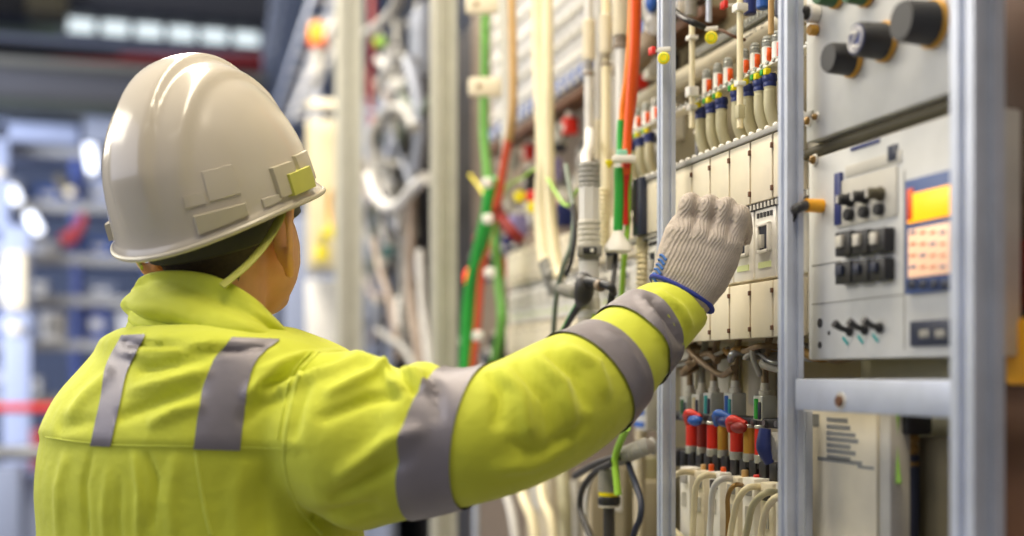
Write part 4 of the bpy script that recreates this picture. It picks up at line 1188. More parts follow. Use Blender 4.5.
CN = {'red': 'red', 'hose_grey': 'grey', 'dark': 'dark', 'blue': 'blue', 'white': 'white', 'yellow': 'yellow', 'blue_dark': 'dark blue', 'lilac': 'lilac', 'pink': 'pink', 'red_dark': 'dark red', 'light_grey': 'pale grey', 'smoke': 'clear grey', 'navy': 'navy', 'orange': 'orange', 'teal': 'teal', 'steel': 'steel'}
plugs(16, .86, 1.9, 3.1, zs - .115, .01, (.03, .036), ['dark', 'white', 'red', 'smoke', 'navy'], 'plug', '@ plug below the brown-grey rail behind the hanging cables', 'plugs below the brown-grey rail', 11)
plugs(16, .88, 1.9, 3.2, zs - .20, .03, (.03, .05), ['white', 'dark', 'light_grey', 'lilac', 'smoke'], 'plug', '@ plug in the second row below the brown-grey rail', 'plugs in the second row', 12)
plugs(14, .84, 2.5, 3.3, .30, .05, (.04, .05), ['blue_dark', 'red', 'dark', 'pink', 'lilac', 'navy', 'light_grey'], 'plug', '@ plug in the jumble behind the green cables', 'jumbled plugs behind the green cables', 13)
plugs(12, .86, 2.0, 2.8, zs - .27, .02, (.035, .05), ['light_grey', 'hose_grey', 'white'], 'plug', '@ plug standing on the covers behind the cream hoses', 'plugs standing on the covers', 15)
plugs(12, .80, 2.9, 3.6, -.02, .12, (.045, .07), ['dark', 'navy', 'hose_grey', 'steel'], 'plug', '@ plug low in the bay beside the pale frame post', 'plugs low in the bay', 14)
for px, py, X, c_, lb in ((521, 197, .74, 'yellow', 'yellow round cap left of the cream hoses'), (533, 197, .76, 'red', 'red round cap beside the yellow cap'), (534, 208, .755, 'yellow', 'small yellow cap below the red cap')):
    p = PX(px, py, X); o = MB().lathe(p, (-.5, -.85, 0), [(0, .012), (.004, .013), (.012, .013), (.015, .010)], 20).build('tag_button', c_, org=p); tag(o, lb, 'tag')
t = thing('indicator_lamp', 'glowing red-orange and yellow indicator lamp beside the pale frame post', 'lamp', PX(470, 284, .78))
M['lit_red'] = mat('lit_red', (255, 70, 20), .4, emit=(255, 66, 16), estr=1.2); M['lit_yel'] = mat('lit_yel', (255, 210, 60), .4, emit=(255, 205, 60), estr=1.1)
p = PX(469, 278, .78); MB().ball(p, .026, 18, (.5, .7, 1)).build('lens', 'lit_red', t); p = PX(473, 289, .77); MB().ball(p, .020, 18, (.5, .7, 1.1)).build('lens', 'lit_yel', t)
MB().cyl(PX(470, 284, .80), PX(470, 284, .84), .022, 16).build('base', 'dark', t)

# hanging hoses and cables: (pixel x, pixel y, X)
def hang(name, pts, r, m, label, cat='cable', group=None, rib=False):
    if pts[0][1] <= -20: pts = [(pts[0][0], -280, pts[0][2]), (pts[0][0], -150, pts[0][2])] + list(pts)
    q = [PX(*a) for a in pts]
    if rib: o = MB().ribtube(q, r, r * .22, r * .8).build(name, m, org=q[0])
    else: o = MB().tube(q, r, 12, 8).build(name, m, org=q[0])
    return tag(o, label, cat, group)
hang('cream_hose', [(538, -40, .70), (540, 60, .70), (544, 150, .70), (542, 210, .70), (545, 255, .70), (551, 275, .70)], .0155, 'hose_cream', 'wide cream hose hanging straight down, left of the pair', 'hose')
hang('cream_hose', [(547, -40, .71), (548, 80, .70), (549, 160, .70), (551, 220, .70), (556, 262, .70), (560, 278, .70)], .011, 'hose_cream', 'narrower cream hose hanging straight down, right of the pair', 'hose')
hang('hose_end', [(547, 262, .69), (551, 276, .69), (555, 287, .70), (561, 294, .71)], .0165, 'grey', 'ribbed grey end piece of the cream hoses', 'hose end', rib=True)
hang('pale_hose', [(503, -40, .76), (505, 60, .76), (507, 140, .76), (505, 200, .77)], .013, 'hose_white', 'pale grey hose behind the tan cable', 'hose')
hang('tan_cable', [(511, -40, .70), (513, 50, .70), (513, 110, .70), (509, 140, .70)], .0085, 'tan', 'tan cable hanging left of the cream hoses')
hang('red_cable', [(509, 138, .70), (504, 165, .70), (499, 195, .70), (490, 228, .70), (482, 275, .70), (478, 320, .70), (473, 372, .70)], .0085, 'orange_red', 'faded red cable continuing the tan one down to the lower left')
hang('green_cable', [(486, -40, .71), (485, 60, .71), (484, 130, .71), (488, 175, .71), (492, 200, .71)], .0105, 'leaf', 'green cable hanging through the two white tags')
hang('green_cable', [(492, 178, .69), (488, 215, .69), (479, 255, .69), (470, 300, .69), (466, 375, .69)], .0165, 'green', 'thick bright green cable running down to the lower left')
hang('green_cable', [(487, 170, .73), (494, 225, .73), (499, 285, .73), (501, 330, .73), (486, 400, .73)], .011, 'leaf', 'leaf-green cable right of the faded red cable')
for px, py, lb in ((485, 87, 'white rounded tag on the green cable, lower one'), (482, 5, 'white rounded tag on the green cable at the top edge'), (488, 219, 'small white clip on the thick green cable'), (490, 273, 'white clip beside the indicator lamp'), (487, 183, 'small white clip above the thick green cable'), (478, 336, 'white clip low on the faded red cable')):
    p = PX(px, py, .67); big = py < 100; w_, h_ = (.070, .040) if big else (.024, .022)
    t = thing('cable_tag', lb, 'tag', p)
    MB().box(p, (w_, .014, h_), bev=.007, R=Matrix.Rotation(-TH, 3, 'Z')).build('plate', 'cream' if big else 'white', t)
    if big: MB().cyl(p + CR * -.012 - CF * .006, p + CR * -.012 - CF * .0085, .005, 12).build('eyelet', 'brass', t)
hang('thin_cable', [(577, 190, .66), (565, 205, .68), (540, 170, .70), (522, 178, .72), (508, 186, .74), (500, 200, .76)], .0028, 'lime', 'thin yellow-green wire looping behind the cream hoses')
hang('thin_cable', [(470, 175, .72), (478, 185, .70), (484, 195, .69)], .0035, 'yellow', 'short yellow wire beside the thick green cable')
hang('red_cable', [(496, 205, .72), (503, 220, .71), (512, 232, .72), (520, 240, .74)], .012, 'red_dark', 'short dark red cable behind the faded red one')
# upright conduits with ribbed sleeves
def conduit(px, X, py0, py1, r, ribs, caps, label):
    t = thing('conduit', label, 'conduit', PX(px, py1, X))
    MB().cyl(PX(px, py1, X), PX(px, py0 if py0 > -20 else -280, X), r, 16).build('tube', 'hose_white' if px != 606 else 'hose_cream', t)
    for a, b, k in ribs: MB().ribbed(PX(px, b, X), PX(px, a, X), r * k, .0075, r * .28, 20).build('sleeve', 'cream' if px != 622 else 'hose_white', t, label='ribbed sleeve')
    for a, b, k in caps: MB().cyl(PX(px, b, X), PX(px, a, X), r * k, 16, .002).build('cap', 'brown_grey', t, label='brown cap')
    return t
conduit(589, .72, -40, 142, .0080, ((20, 60, 1.45),), ((61, 72, 1.0), (72, 76, 1.3)), 'pale conduit with ribbed sleeve, left of the three at the top')
conduit(606, .735, -40, 240, .0080, ((14, 53, 1.4),), ((53, 63, 1.0), (63, 66, 1.3)), 'cream conduit with ribbed sleeve, middle of the three at the top')
conduit(621, .75, -40, 190, .0095, ((-10, 36, 1.5),), ((36, 45, 1.1), (45, 49, 1.3)), 'pale conduit with ribbed sleeve beside the orange cables')
conduit(598, .80, -40, 240, .006, ((120, 160, 1.6),), (), 'thin pale conduit behind the large plug connector')
conduit(614, .84, 40, 330, .0075, ((150, 240, 1.4),), (), 'pale conduit behind the white cone plug')
hang('conduit_bend', [(590, 132, .72), (589, 146, .70), (586, 156, .65), (587, 168, .63)], .0085, 'hose_white', 'bent grey-white tube entering the large plug connector', 'conduit')
# large plug connector
XC = .62
t = thing('plug_connector', 'large grey-white plug connector with ribbed collars and a black clamp in front of the covers', 'connector', PX(589, 372, XC))
def pc(name, a, b, r, m, rib=False, label=None, px=589, n=24):
    mb = MB()
    if rib: mb.ribbed(PX(px, b, XC), PX(px, a, XC), r, .0075, .0016, n)
    else: mb.cyl(PX(px, b, XC), PX(px, a, XC), r, n, .0015)
    return mb.build(name, m, t, label=label, angle=30)
pc('collar', 163, 188, .0158, 'hose_grey', True, 'ribbed grey collar'); pc('nut', 187, 222, .0160, 'hose_white', n=8); pc('collar', 220, 247, .0170, 'light_grey', True, 'ribbed grey collar')
pc('barrel', 246, 262, .0155, 'grey'); pc('barrel', 260, 300, .0150, 'hose_white'); pc('barrel', 298, 345, .0165, 'light_grey'); pc('collar', 310, 318, .0180, 'hose_white'); pc('barrel', 344, 420, .0145, 'hose_cream')
p = PX(589, 252, XC); k = MB().box(p - CF * .012, (.036, .016, .016), bev=.002, R=Matrix.Rotation(-TH, 3, 'Z')).build('clamp', 'grey', t, label='grey clamp'); MB().box(p - CF * .021 , (.020, .004, .010), bev=.001, R=Matrix.Rotation(-TH, 3, 'Z')).build('slot', 'black', k, label='black slot'); MB().cyl(p - CF * .021 + CR * .003, p - CF * .0245 + CR * .003, .0028, 12).build('screw', 'white', k)
MB().box(PX(593, 318, XC) - CF * .017, (.006, .003, .010), R=Matrix.Rotation(-TH, 3, 'Z')).build('mark', 'lime', t, label='green mark')
# black T connector
t = thing('tee_connector', 'black T-shaped connector with a ribbed branch in front of the large plug', 'connector', PX(583, 300, .60))
MB().tube([PX(582, 277, .605), PX(585, 284, .60), PX(583, 296, .60), PX(579, 305, .60)], [.008, .015, .014, .006], 16, 8).build('body', 'dark', t)
MB().tube([PX(588, 281, .60), PX(600, 283, .605), PX(611, 287, .61), PX(614, 294, .62)], [.0075, .006, .006, .0045], 12, 8).build('arm', 'black', t)
MB().ribtube([PX(577, 293, .605), PX(565, 290, .62), PX(556, 285, .64)], .0105, .002, .006).build('ribbed_branch', 'grey', t, label='ribbed grey branch')
MB().cyl(PX(598, 285, .603), PX(602, 286, .605), .0085, 14, .001).build('ring', 'brown_grey', t)
hang('black_cable', [(566, 165, .66), (570, 190, .65), (574, 215, .64), (571, 245, .63), (563, 268, .62), (556, 300, .62), (553, 345, .63)], .0042, 'green_grey', 'dark grey-green cable running down left of the large plug')
hang('black_cable', [(573, 205, .63), (575, 230, .625), (572, 258, .62), (566, 275, .62)], .0035, 'black', 'short black cable hugging the large plug')
hang('black_cable', [(583, 298, .60), (573, 315, .60), (564, 330, .605), (553, 347, .61), (548, 380, .62)], .0045, 'black', 'black cable running down to the left from the T connector')
hang('green_wire', [(574, 225, .635), (569, 250, .63), (560, 275, .625), (555, 310, .625), (554, 340, .63)], .0018, 'leaf', 'thin green wire along the dark cable left of the large plug')
hang('green_wire', [(578, 300, .597), (568, 318, .598), (560, 333, .60)], .0016, 'green', 'thin green wire below the T connector')
hang('black_cable', [(613, 290, .62), (610, 305, .62), (604, 320, .62), (606, 345, .63)], .0050, 'black', 'black cable hanging from the right arm of the T connector')
hang('black_cable', [(616, 252, .66), (614, 275, .65), (611, 290, .64)], .0038, 'dark', 'short black cable above the right arm of the T connector')
# orange, red and green bundle with the white cone plug
hang('orange_cable', [(632, -40, .69), (631, 30, .69), (627, 80, .69), (623, 108, .69), (622, 128, .69)], .0058, 'amber_orange', 'yellow-orange cable at the left of the orange bundle')
hang('orange_cable', [(635, -40, .68), (634, 40, .68), (630, 100, .68), (627, 150, .68), (626, 175, .68)], .0068, 'orange', 'bright orange cable in the middle of the bundle')
hang('orange_cable', [(638, -40, .695), (637, 30, .695), (634, 90, .695), (629, 130, .695), (627, 160, .695)], .0058, 'orange_red', 'red-orange cable at the right of the bundle')
hang('green_sleeve', [(622, 120, .68), (621, 136, .68), (621, 152, .68)], .0068, 'green', 'short green sleeve on the orange bundle', 'sleeve')
hang('green_cable', [(619, 168, .67), (619, 200, .67), (618, 236, .67)], .0075, 'green', 'green cable entering the white cone plug')
hang('red_cable', [(627, 160, .68), (625, 190, .68), (625, 225, .68)], .0062, 'red', 'red cable right of the green one above the white cone plug')
hang('pale_wire', [(629, 160, .685), (628, 220, .685), (625, 250, .68), (622, 300, .68), (626, 330, .68)], .0042, 'lime', 'pale yellow-green wire right of the white cone plug')
p = PX(624, 159, .672); t = thing('cable_clip', 'white and green clip holding the orange bundle', 'clip', p)
MB().box(p, (.034, .016, .010), bev=.002, R=Matrix.Rotation(-TH, 3, 'Z')).build('bar', 'white', t); MB().box(p + UP * .009 - CR * .003, (.016, .012, .009), bev=.002, R=Matrix.Rotation(-TH, 3, 'Z')).build('jaw', 'teal_pale', t, label='pale green jaw')
MB().lathe(p + CR * -.022 + UP * -.002, (0, 0, -1), [(0, .006), (.004, .006), (.012, .001)], 12).build('wedge', 'yellow', t, label='yellow wedge')
t = thing('cone_plug', 'white cone-shaped plug under the green cable', 'plug', PX(615, 270, .66))
MB().lathe(PX(618, 231, .66), (0, 0, -1), [(0, .007), (.006, .009), (.022, .020), (.030, .021), (.033, .015)], 20).build('cone', 'white', t)
MB().cyl(PX(612, 250, .655), PX(611, 270, .655), .0085, 16, .002).build('pin_body', 'hose_white', t); MB().cyl(PX(612, 252, .652), PX(612, 255, .652), .009, 16).build('ring', 'navy', t)
hang('ribbed_hose', [(604, 188, .68), (604, 215, .68), (604, 248, .68)], .0088, 'hose_cream', 'ribbed cream hose right of the large plug', 'hose', rib=True)
hang('ribbed_hose', [(642, 238, .705), (642, 265, .70), (641, 296, .70), (641, 330, .70)], .0092, 'hose_cream', 'ribbed beige hose left of the glove', 'hose', rib=True)
hang('ribbed_hose', [(650, 40, .80), (642, 55, .78), (632, 66, .78), (622, 70, .80)], .02, 'brown_grey', 'thick brown-grey hose behind the orange bundle', 'hose')
hang('ribbed_hose', [(648, -20, .82), (650, 10, .80), (655, 25, .80), (660, 40, .82)], .016, 'hose_white', 'ribbed pale hose at the top beside the thin post', 'hose', rib=True)
for px, py, X, c_, lb in ((641, 10, .80, 'teal', 'teal cap above the ribbed pale hose'), (652, 2, .79, 'blue', 'blue cap at the top edge beside the thin post')):
    p = PX(px, py, X); o = MB().ball(p, .014, 16, (.8, 1, 1.2)).build('valve_cap', c_, org=p); tag(o, lb, 'cap')
p = PX(645, 80, .90); o = MB().lathe(p + V((.0, 0, 0)), (-.6, -.8, 0), [(0, .03), (.02, .03), (.03, .026), (.034, .012), (.03, .006)], 22).build('cable_drum', 'brown_grey', org=p); tag(o, 'brown-grey coil behind the orange bundle, left of the thin post', 'coil')
p = PX(640, 207, .695); o = MB().box(p, (.012, .03, .085), bev=.002).build('window_block', 'navy', org=p); tag(o, 'dark window block left of the upper covers', 'window block')

# ---------------------------------------------------------------- below the sleeve
hang('ribbed_hose', [(619, 458, .66), (632, 452, .665), (645, 447, .67), (652, 446, .68)], .013, 'hose_grey', 'thick ribbed grey hose lying across under the sleeve', 'hose', rib=True)
hang('black_cable', [(575, 476, .64), (592, 466, .64), (607, 460, .645), (622, 456, .655)], .0055, 'dark', 'black cable leaving the ribbed hose towards the left')
hang('black_cable', [(628, 462, .665), (632, 474, .66), (637, 488, .656), (641, 503, .655), (640, 518, .652), (634, 534, .65), (628, 560, .65)], .0045, 'navy', 'dark cable curving down right of the black plug')
hang('black_cable', [(612, 463, .64), (595, 472, .635), (583, 488, .63), (580, 508, .63), (587, 528, .63), (600, 560, .63)], .0048, 'dark', 'dark cable looping down left of the black plug')
hang('white_cable', [(598, 470, .655), (589, 486, .65), (586, 515, .65), (588, 560, .65)], .0032, 'hose_white', 'thin white cable inside the dark loop')
hang('green_strap', [(627, 428, .64), (620, 443, .645), (615, 460, .645), (617, 485, .645), (618, 495, .645)], .0052, 'lime', 'yellow-green strap hanging over the ribbed grey hose', 'strap')
t = thing('cable_plug', 'black plug with a yellow ring hanging below the ribbed grey hose', 'plug', PX(609, 540, .64))
MB().ribbed(PX(609, 492, .65), PX(609, 468, .65), .0165, .005, .0015, 20).build('grip', 'grey', t, label='ribbed grip')
MB().cyl(PX(609, 496, .65), PX(609, 490, .65), .0155, 20, .001).build('ring', 'yellow', t, label='yellow ring'); MB().cyl(PX(609, 505, .65), PX(609, 496, .65), .0165, 20, .002).build('collar', 'black', t); MB().cyl(PX(609, 507, .65), PX(609, 505, .65), .0155, 20).build('edge', 'light_grey', t)
MB().cyl(PX(609, 600, .65), PX(609, 506, .65), .0085, 16).build('cord', 'dark', t)
for i, (pts, r, m, lb) in enumerate((
    ([(518, 478, .74), (524, 500, .72), (532, 520, .72), (538, 560, .72)], .010, 'hose_cream', 'cream hose under the sleeve, left of the group'),
    ([(540, 470, .74), (543, 500, .72), (551, 520, .72), (556, 560, .72)], .009, 'hose_cream', 'cream hose under the sleeve, second from the left'),
    ([(562, 470, .76), (565, 500, .76), (566, 560, .76)], .013, 'hose_beige', 'wide beige hose under the sleeve beside the dark loop'),
    ([(505, 490, .78), (512, 515, .78), (518, 560, .78)], .009, 'hose_white', 'white hose under the sleeve at the far left'),
    ([(640, 400, .80), (641, 440, .80), (640, 480, .80), (640, 560, .80)], .011, 'cream_dark', 'beige ribbed hose behind the dark curved cable'),
    ([(576, 480, .80), (577, 520, .80), (576, 560, .80)], .011, 'light_grey', 'pale hose behind the dark loop'))):
    hang('vertical_hose', pts, r, m, lb, 'hose', rib=(i == 4))
for i, (px, py, w_, h_, c_) in enumerate(((652, 508, .03, .10, 'cream_dark'), (648, 470, .025, .05, 'hose_beige'), (654, 400, .03, .10, 'hose_white'), (595, 520, .05, .20, 'cream_dark'), (630, 520, .04, .20, 'olive'), (548, 520, .10, .26, 'cream_dark'))):
    p = PX(px, py, .86 if i != 2 else .80); t = thing('wall_block', ['beige block at the foot of the thin post', 'small beige block under the end of the ribbed hose', 'white striped block left of the thin post', 'beige block behind the dark loop', 'olive block behind the black plug', 'wide beige block behind the cream hoses under the sleeve'][i], 'block', p)
    MB().box(p, (.05, w_ * 1.6, h_), bev=.003).build('case', c_, t)
    if i == 2:
        for k in range(5): MB().box(p + V((-.026, 0, -.04 + .02 * k)), (.003, w_ * 1.3, .008)).build('stripe', 'blue' if k < 2 else 'brown', t)
    else: MB().box(p + V((-.026, 0, h_ * .2)), (.003, w_, h_ * .2)).build('label_field', 'light_grey', t)
o = MB().box((1.0, 2.2, .55), (.03, 1.4, 1.1)).build('backing_sheet', 'olive', org=V((1.0, 2.2, 0))); tag(o, 'olive sheet low behind the hoses under the sleeve', 'sheet')
hang('thin_post', [(476, 330, .74), (476, 450, .74), (476, 600, .74)], .008, 'alu', 'thin pale upright below the sleeve near the pale frame post', 'upright')

# ---------------------------------------------------------------- bay with tangled hoses between the two pale posts
o = MB().box((1.15, 4.6, 1.35), (.03, 3.0, 2.7)).build('mounting_plate', 'dark', org=V((1.15, 4.6, 0))); tag(o, 'dark plate at the back of the bay with the tangled grey hoses', 'mounting plate')
TG = [
 ([(367, 34), (380, 24), (392, 12), (402, -10)], .017, 'hose_grey', .72), ([(372, -20), (374, 40), (371, 80), (374, 140)], .016, 'red_dark', .86), ([(378, 60), (392, 70), (404, 84), (400, 110)], .016, 'hose_white', .80),
 ([(374, 100), (385, 80), (398, 66), (415, 60)], .012, 'hose_grey', .80), ([(376, 190), (372, 150), (384, 115), (402, 108), (415, 128)], .017, 'hose_grey', .76), ([(369, 176), (376, 196), (386, 207), (400, 204), (412, 190), (426, 178)], .018, 'hose_white', .72),
 ([(382, 120), (380, 150), (384, 175), (396, 185)], .013, 'steel', .80), ([(408, 60), (416, 90), (420, 130), (416, 170)], .02, 'slate', .78), ([(390, 95), (396, 130), (393, 170), (396, 230)], .010, 'grey', .84),
 ([(404, 200), (402, 240), (404, 280), (402, 340)], .012, 'hose_grey', .78), ([(412, 190), (411, 230), (410, 290), (418, 350), (424, 400)], .013, 'tan_grey', .74), ([(374, 240), (380, 270), (392, 310), (398, 360)], .012, 'tan_grey', .76),
 ([(420, 250), (422, 300), (426, 340), (430, 380)], .011, 'hose_white', .74), ([(386, 200), (388, 250), (384, 300), (380, 360)], .012, 'dark', .82), ([(398, 45), (392, 60), (384, 70), (380, 84)], .012, 'hose_white', .76),
 ([(412, 75), (402, 95), (420, 112), (428, 100)], .010, 'green_grey', .78), ([(370, 110), (382, 120), (398, 150), (412, 186)], .010, 'slate', .82), ([(378, 330), (390, 340), (405, 350), (415, 372)], .012, 'hose_grey', .74),
 ([(430, 178), (416, 186), (405, 200), (398, 230)], .012, 'hose_white', .76), ([(395, 20), (400, 50), (412, 70), (418, 100)], .011, 'grey', .84)]
TN = {'hose_grey': 'grey', 'red_dark': 'dark red', 'hose_white': 'white', 'steel': 'steel-grey', 'slate': 'slate-blue', 'grey': 'grey', 'tan_grey': 'tan-grey', 'dark': 'dark', 'green_grey': 'grey-green'}
for i, (pts, r, m, X) in enumerate(TG):
    hang('tangled_hose', [(a, b, X) for a, b in pts], r, m, f'{TN[m]} hose in the tangle between the two pale posts', 'hose', f'{TN[m]} hoses in the tangle between the posts')
g = np.random.default_rng(5)
for i in range(26):
    x0 = g.uniform(368, 425); y0 = g.uniform(20, 300); m = ['hose_grey', 'slate', 'dark', 'hose_white', 'green_grey', 'steel', 'tan_grey', 'grey'][i % 8]
    L = g.uniform(40, 110); sx = g.uniform(-26, 26)
    pts = [(x0, y0), (x0 + sx * .4 + g.uniform(-10, 10), y0 + L * .3), (x0 + sx + g.uniform(-8, 8), y0 + L * .65), (x0 + sx * .6, y0 + L), (x0 + sx * .3 + g.uniform(-14, 14), y0 + L * 1.3)]
    hang('tangled_hose', [(min(max(u, 366), 432), v_, .82 + .012 * (i % 9)) for u, v_ in pts], g.uniform(.008, .015), m, f'{TN[m]} hose in the tangle between the two pale posts', 'hose', f'{TN[m]} hoses in the tangle between the posts')
o = MB().torus(PX(395, 140, .80), (-.3, -.95, 0), .085, .014, 32, 12).build('hose_loop', 'hose_grey', org=PX(395, 140, .80)); tag(o, 'grey hose coiled in a ring between the two pale posts', 'hose')
for i, (px, py, w_, h_, c_, lb) in enumerate(((420, 45, .07, .24, 'slate', 'pale slate box high up between the pale posts'), (402, 312, .035, .10, 'white', 'white tag hanging low between the pale posts'), (390, 60, .05, .05, 'hose_white', 'white block among the hoses high up'), (379, 126, .03, .04, 'white', 'small white bottle-like cap left in the tangle'),
     (377, 137, .035, .05, 'teal_dark', 'dark teal block below the small white cap'), (388, 252, .05, .04, 'teal_dark', 'dark teal block in the middle of the tangle'), (380, 42, .03, .03, 'lime', 'yellow-green fitting high in the tangle'), (376, 315, .05, .08, 'slate', 'slate box low beside the broad grey post'), (395, 85, .04, .04, 'hose_white', 'white fitting above the coiled hose'), (386, 262, .04, .03, 'light_grey', 'pale fitting in the middle of the tangle'))):
    p = PX(px, py, .88 if i == 0 else .78); t = thing('junction_block', lb, 'block', p)
    MB().box(p, (.04, w_ * 2.2 if i == 0 else w_, h_), bev=.005).build('body', c_, t); MB().cyl(p + UP * h_ * .45, p + UP * (h_ * .5 + .02), w_ * .25, 12, .002).build('neck', 'light_grey', t)

# ---------------------------------------------------------------- cabinet beyond, next to the worker's face
o = MB().box((.98, 6.6, 1.35), (.03, 3.2, 2.7)).build('mounting_plate', 'slate', org=V((.98, 6.6, 0))); tag(o, 'slate-blue plate at the back of the furthest cabinet', 'mounting plate')
for i, (px, w_, m, lb) in enumerate(((309, .05, 'alu', 'narrow bluish frame post right behind the worker\'s face'), (262, .06, 'alu', 'bluish frame post above the hard hat at the far end of the cabinets'))):
    post(lb, px, w_, .70 if i == 0 else .66)
t = thing('beacon_lamp', 'amber beacon lamp on the furthest cabinet above the hard hat', 'beacon', PX(318, 55, .72))
M['lit_beacon'] = mat('lit_beacon', (236, 140, 16), .3, emit=(255, 150, 10), estr=.85)
MB().lathe(PX(318, 43, .72), (0, 0, 1), [(0, .036), (.02, .040), (.06, .040), (.085, .032), (.094, .012)], 24).build('dome', 'lit_beacon', t, label='glowing amber dome'); MB().cyl(PX(318, 47, .72), PX(318, 42, .72), .042, 24, .003).build('ring', 'orange', t); MB().cyl(PX(318, 75, .72), PX(318, 47, .72), .022, 16).build('stem', 'light_grey', t)
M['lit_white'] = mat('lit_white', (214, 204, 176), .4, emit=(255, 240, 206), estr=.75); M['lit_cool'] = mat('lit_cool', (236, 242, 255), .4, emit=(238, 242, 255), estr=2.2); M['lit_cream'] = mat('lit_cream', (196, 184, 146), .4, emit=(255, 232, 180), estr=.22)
p = PX(325, 104, .70); t = thing('panel_lamp', 'flat glowing lamp above the tall cream panel beside the broad grey post', 'lamp', p); MB().box(p, (.14, .05, .034), bev=.014, R=Matrix.Rotation(-TH, 3, 'Z')).build('diffuser', 'lit_white', t); MB().box(p + CF * .03, (.15, .02, .05), bev=.004, R=Matrix.Rotation(-TH, 3, 'Z')).build('housing', 'light_grey', t)
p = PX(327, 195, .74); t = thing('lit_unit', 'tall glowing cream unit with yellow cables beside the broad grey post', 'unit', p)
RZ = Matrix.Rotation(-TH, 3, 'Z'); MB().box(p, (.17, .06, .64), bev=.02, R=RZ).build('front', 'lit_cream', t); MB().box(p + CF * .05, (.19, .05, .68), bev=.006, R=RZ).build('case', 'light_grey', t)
hang('yellow_cable', [(330, 190, .70), (329, 215, .70), (331, 235, .70)], .010, 'amber', 'amber cable on the tall glowing unit'); hang('yellow_cable', [(324, 232, .70), (321, 250, .70), (318, 262, .70)], .014, 'yellow', 'short yellow cable low on the tall glowing unit')
for i, (px, py, w_, h_) in enumerate(((331, 232, .028, .05), (322, 253, .05, .06), (312, 304, .045, .15), (313, 335, .04, .10))):
    p = PX(px, py, .70); t = thing('yellow_label', ['small yellow tag at the end of the amber cable', 'yellow tag below the short yellow cable', 'tall yellow sign plate beside the worker\'s neck', 'amber plate below the tall yellow sign plate'][i], 'tag', p)
    MB().box(p, (w_, .02, h_), bev=.006, R=RZ).build('plate', 'yellow' if i < 2 else 'amber', t)
p = PX(322, 320, .74); o = MB().box(p, (.14, .05, .36), bev=.01, R=RZ).build('white_unit', 'white', org=p); tag(o, 'white unit behind the tall yellow sign plate', 'unit')
p = PX(302, 300, .86); o = MB().box(p, (.22, .05, 1.0), bev=.01, R=RZ).build('slate_unit', 'slate', org=p); tag(o, 'slate-grey cabinet front right of the worker\'s chin', 'unit')
for i, (a, b, r, m) in enumerate((((276, 130), (326, -10), .05, 'alu'), ((262, 110), (288, -10), .04, 'slate'), ((296, 120), (340, 20), .03, 'hose_white'), ((268, 60), (280, -20), .03, 'alu'))):
    p0, p1 = PX(*a, .78), PX(*b, .78); d = (p1 - p0); q = d.normalized().to_track_quat('Z', 'Y').to_matrix()
    t = thing('cable_tray', ['wide bluish sloping tray left of the amber beacon', 'slate sloping tray above the hard hat', 'white sloping tray right of the amber beacon', 'short bluish tray at the top above the hard hat'][i], 'tray', p0)
    for s in (-1, 1): MB().box((p0 + p1) / 2 + q @ V((r * s, 0, 0)), (.012, .05, d.length), R=q).build('rail', m, t)
    for k in range(9): MB().box(p0 + d * ((k + .5) / 9), (r * 2, .02, .025), R=q).build('rung', 'hose_white' if i != 1 else m, t)
# ================================================================ the hall behind
def hbox(name, m, label, cat, px0, px1, py0, py1, Y, dy=.2, bev=.006, group=None):
    wide = px0 <= -40
    pm = min(max((px0 + px1) / 2, 0), 260) if px1 - px0 < 300 else 130
    a, b = PY(px0, py1, Y), PY(px1, py0, Y); a.z, b.z = PY(pm, py1, Y).z, PY(pm, py0, Y).z
    if wide and name in ('ceiling_girder', 'walkway_edge', 'girder_flange', 'wall_cladding'): a.x = -5.44
    c = (a + b) / 2
    o = MB().box((c.x, Y + dy / 2, c.z), (b.x - a.x, dy, b.z - a.z), bev=bev).build(name, m, org=V((c.x, Y + dy / 2, a.z)))
    return tag(o, label, cat, group)
struct('floor', MB().box((0, 6, -.05), (14, 18, .1)), 'floor')
struct('wall_back', MB().box((0, 13.05, 3), (14, .1, 6.2)), 'wall_blue')
struct('wall_left', MB().box((-5.5, 6, 3), (.1, 18, 6.2)), 'wall_grey')
struct('wall_right', MB().box((2.6, 6, 3), (.1, 18, 6.2)), 'wall_grey')
struct('wall_front', MB().box((0, -3, 3), (14, .1, 6.2)), 'wall_grey')
# high window band
Y = 12.2
M['win'] = mat('win', (225, 236, 240), .3, emit=(226, 238, 240), estr=1.15)
w0, w1, zt, zb = PY(64, 30, Y), PY(262, 30, Y), PY(160, 12, Y).z, PY(160, 47, Y).z
win = MB().box(((w0.x + w1.x) / 2, Y + .02, (zt + zb) / 2), (w1.x - w0.x, .02, zt - zb)).build('window_1', 'win'); win['kind'] = 'structure'
fr = MB()
for k in range(7): fr.box((w0.x + (w1.x - w0.x) * k / 6, Y - .02, (zt + zb) / 2), (.06, .08, zt - zb))
for q in (zt, zb, zb + (zt - zb) * .12): fr.box(((w0.x + w1.x) / 2, Y - .02, q), (w1.x - w0.x, .08, .05))
f = fr.build('window_frame', 'slate', win); 
hbox('ceiling_girder', 'dark_grey', 'dark grey girder along the top above the window band', 'girder', 66, 270, -40, 11, 11.5, .5)
hbox('lamp_housing', 'olive', 'dull beige lamp housing at the top left corner', 'housing', 26, 66, -14, 12, 11, .4)
hbox('ceiling_girder', 'dark', 'dark girder in the top left corner left of the lamp housing', 'girder', -40, 26, -40, 13, 11.4, .4)
hbox('wall_cladding', 'green_grey', 'dull green cladding left of the window band', 'cladding', -60, 62, 13, 40, 12.3, .1)
hbox('walkway_edge', 'blue_pale', 'pale blue walkway edge under the dull green cladding', 'walkway', -60, 262, 43, 50, 10.5, .3)
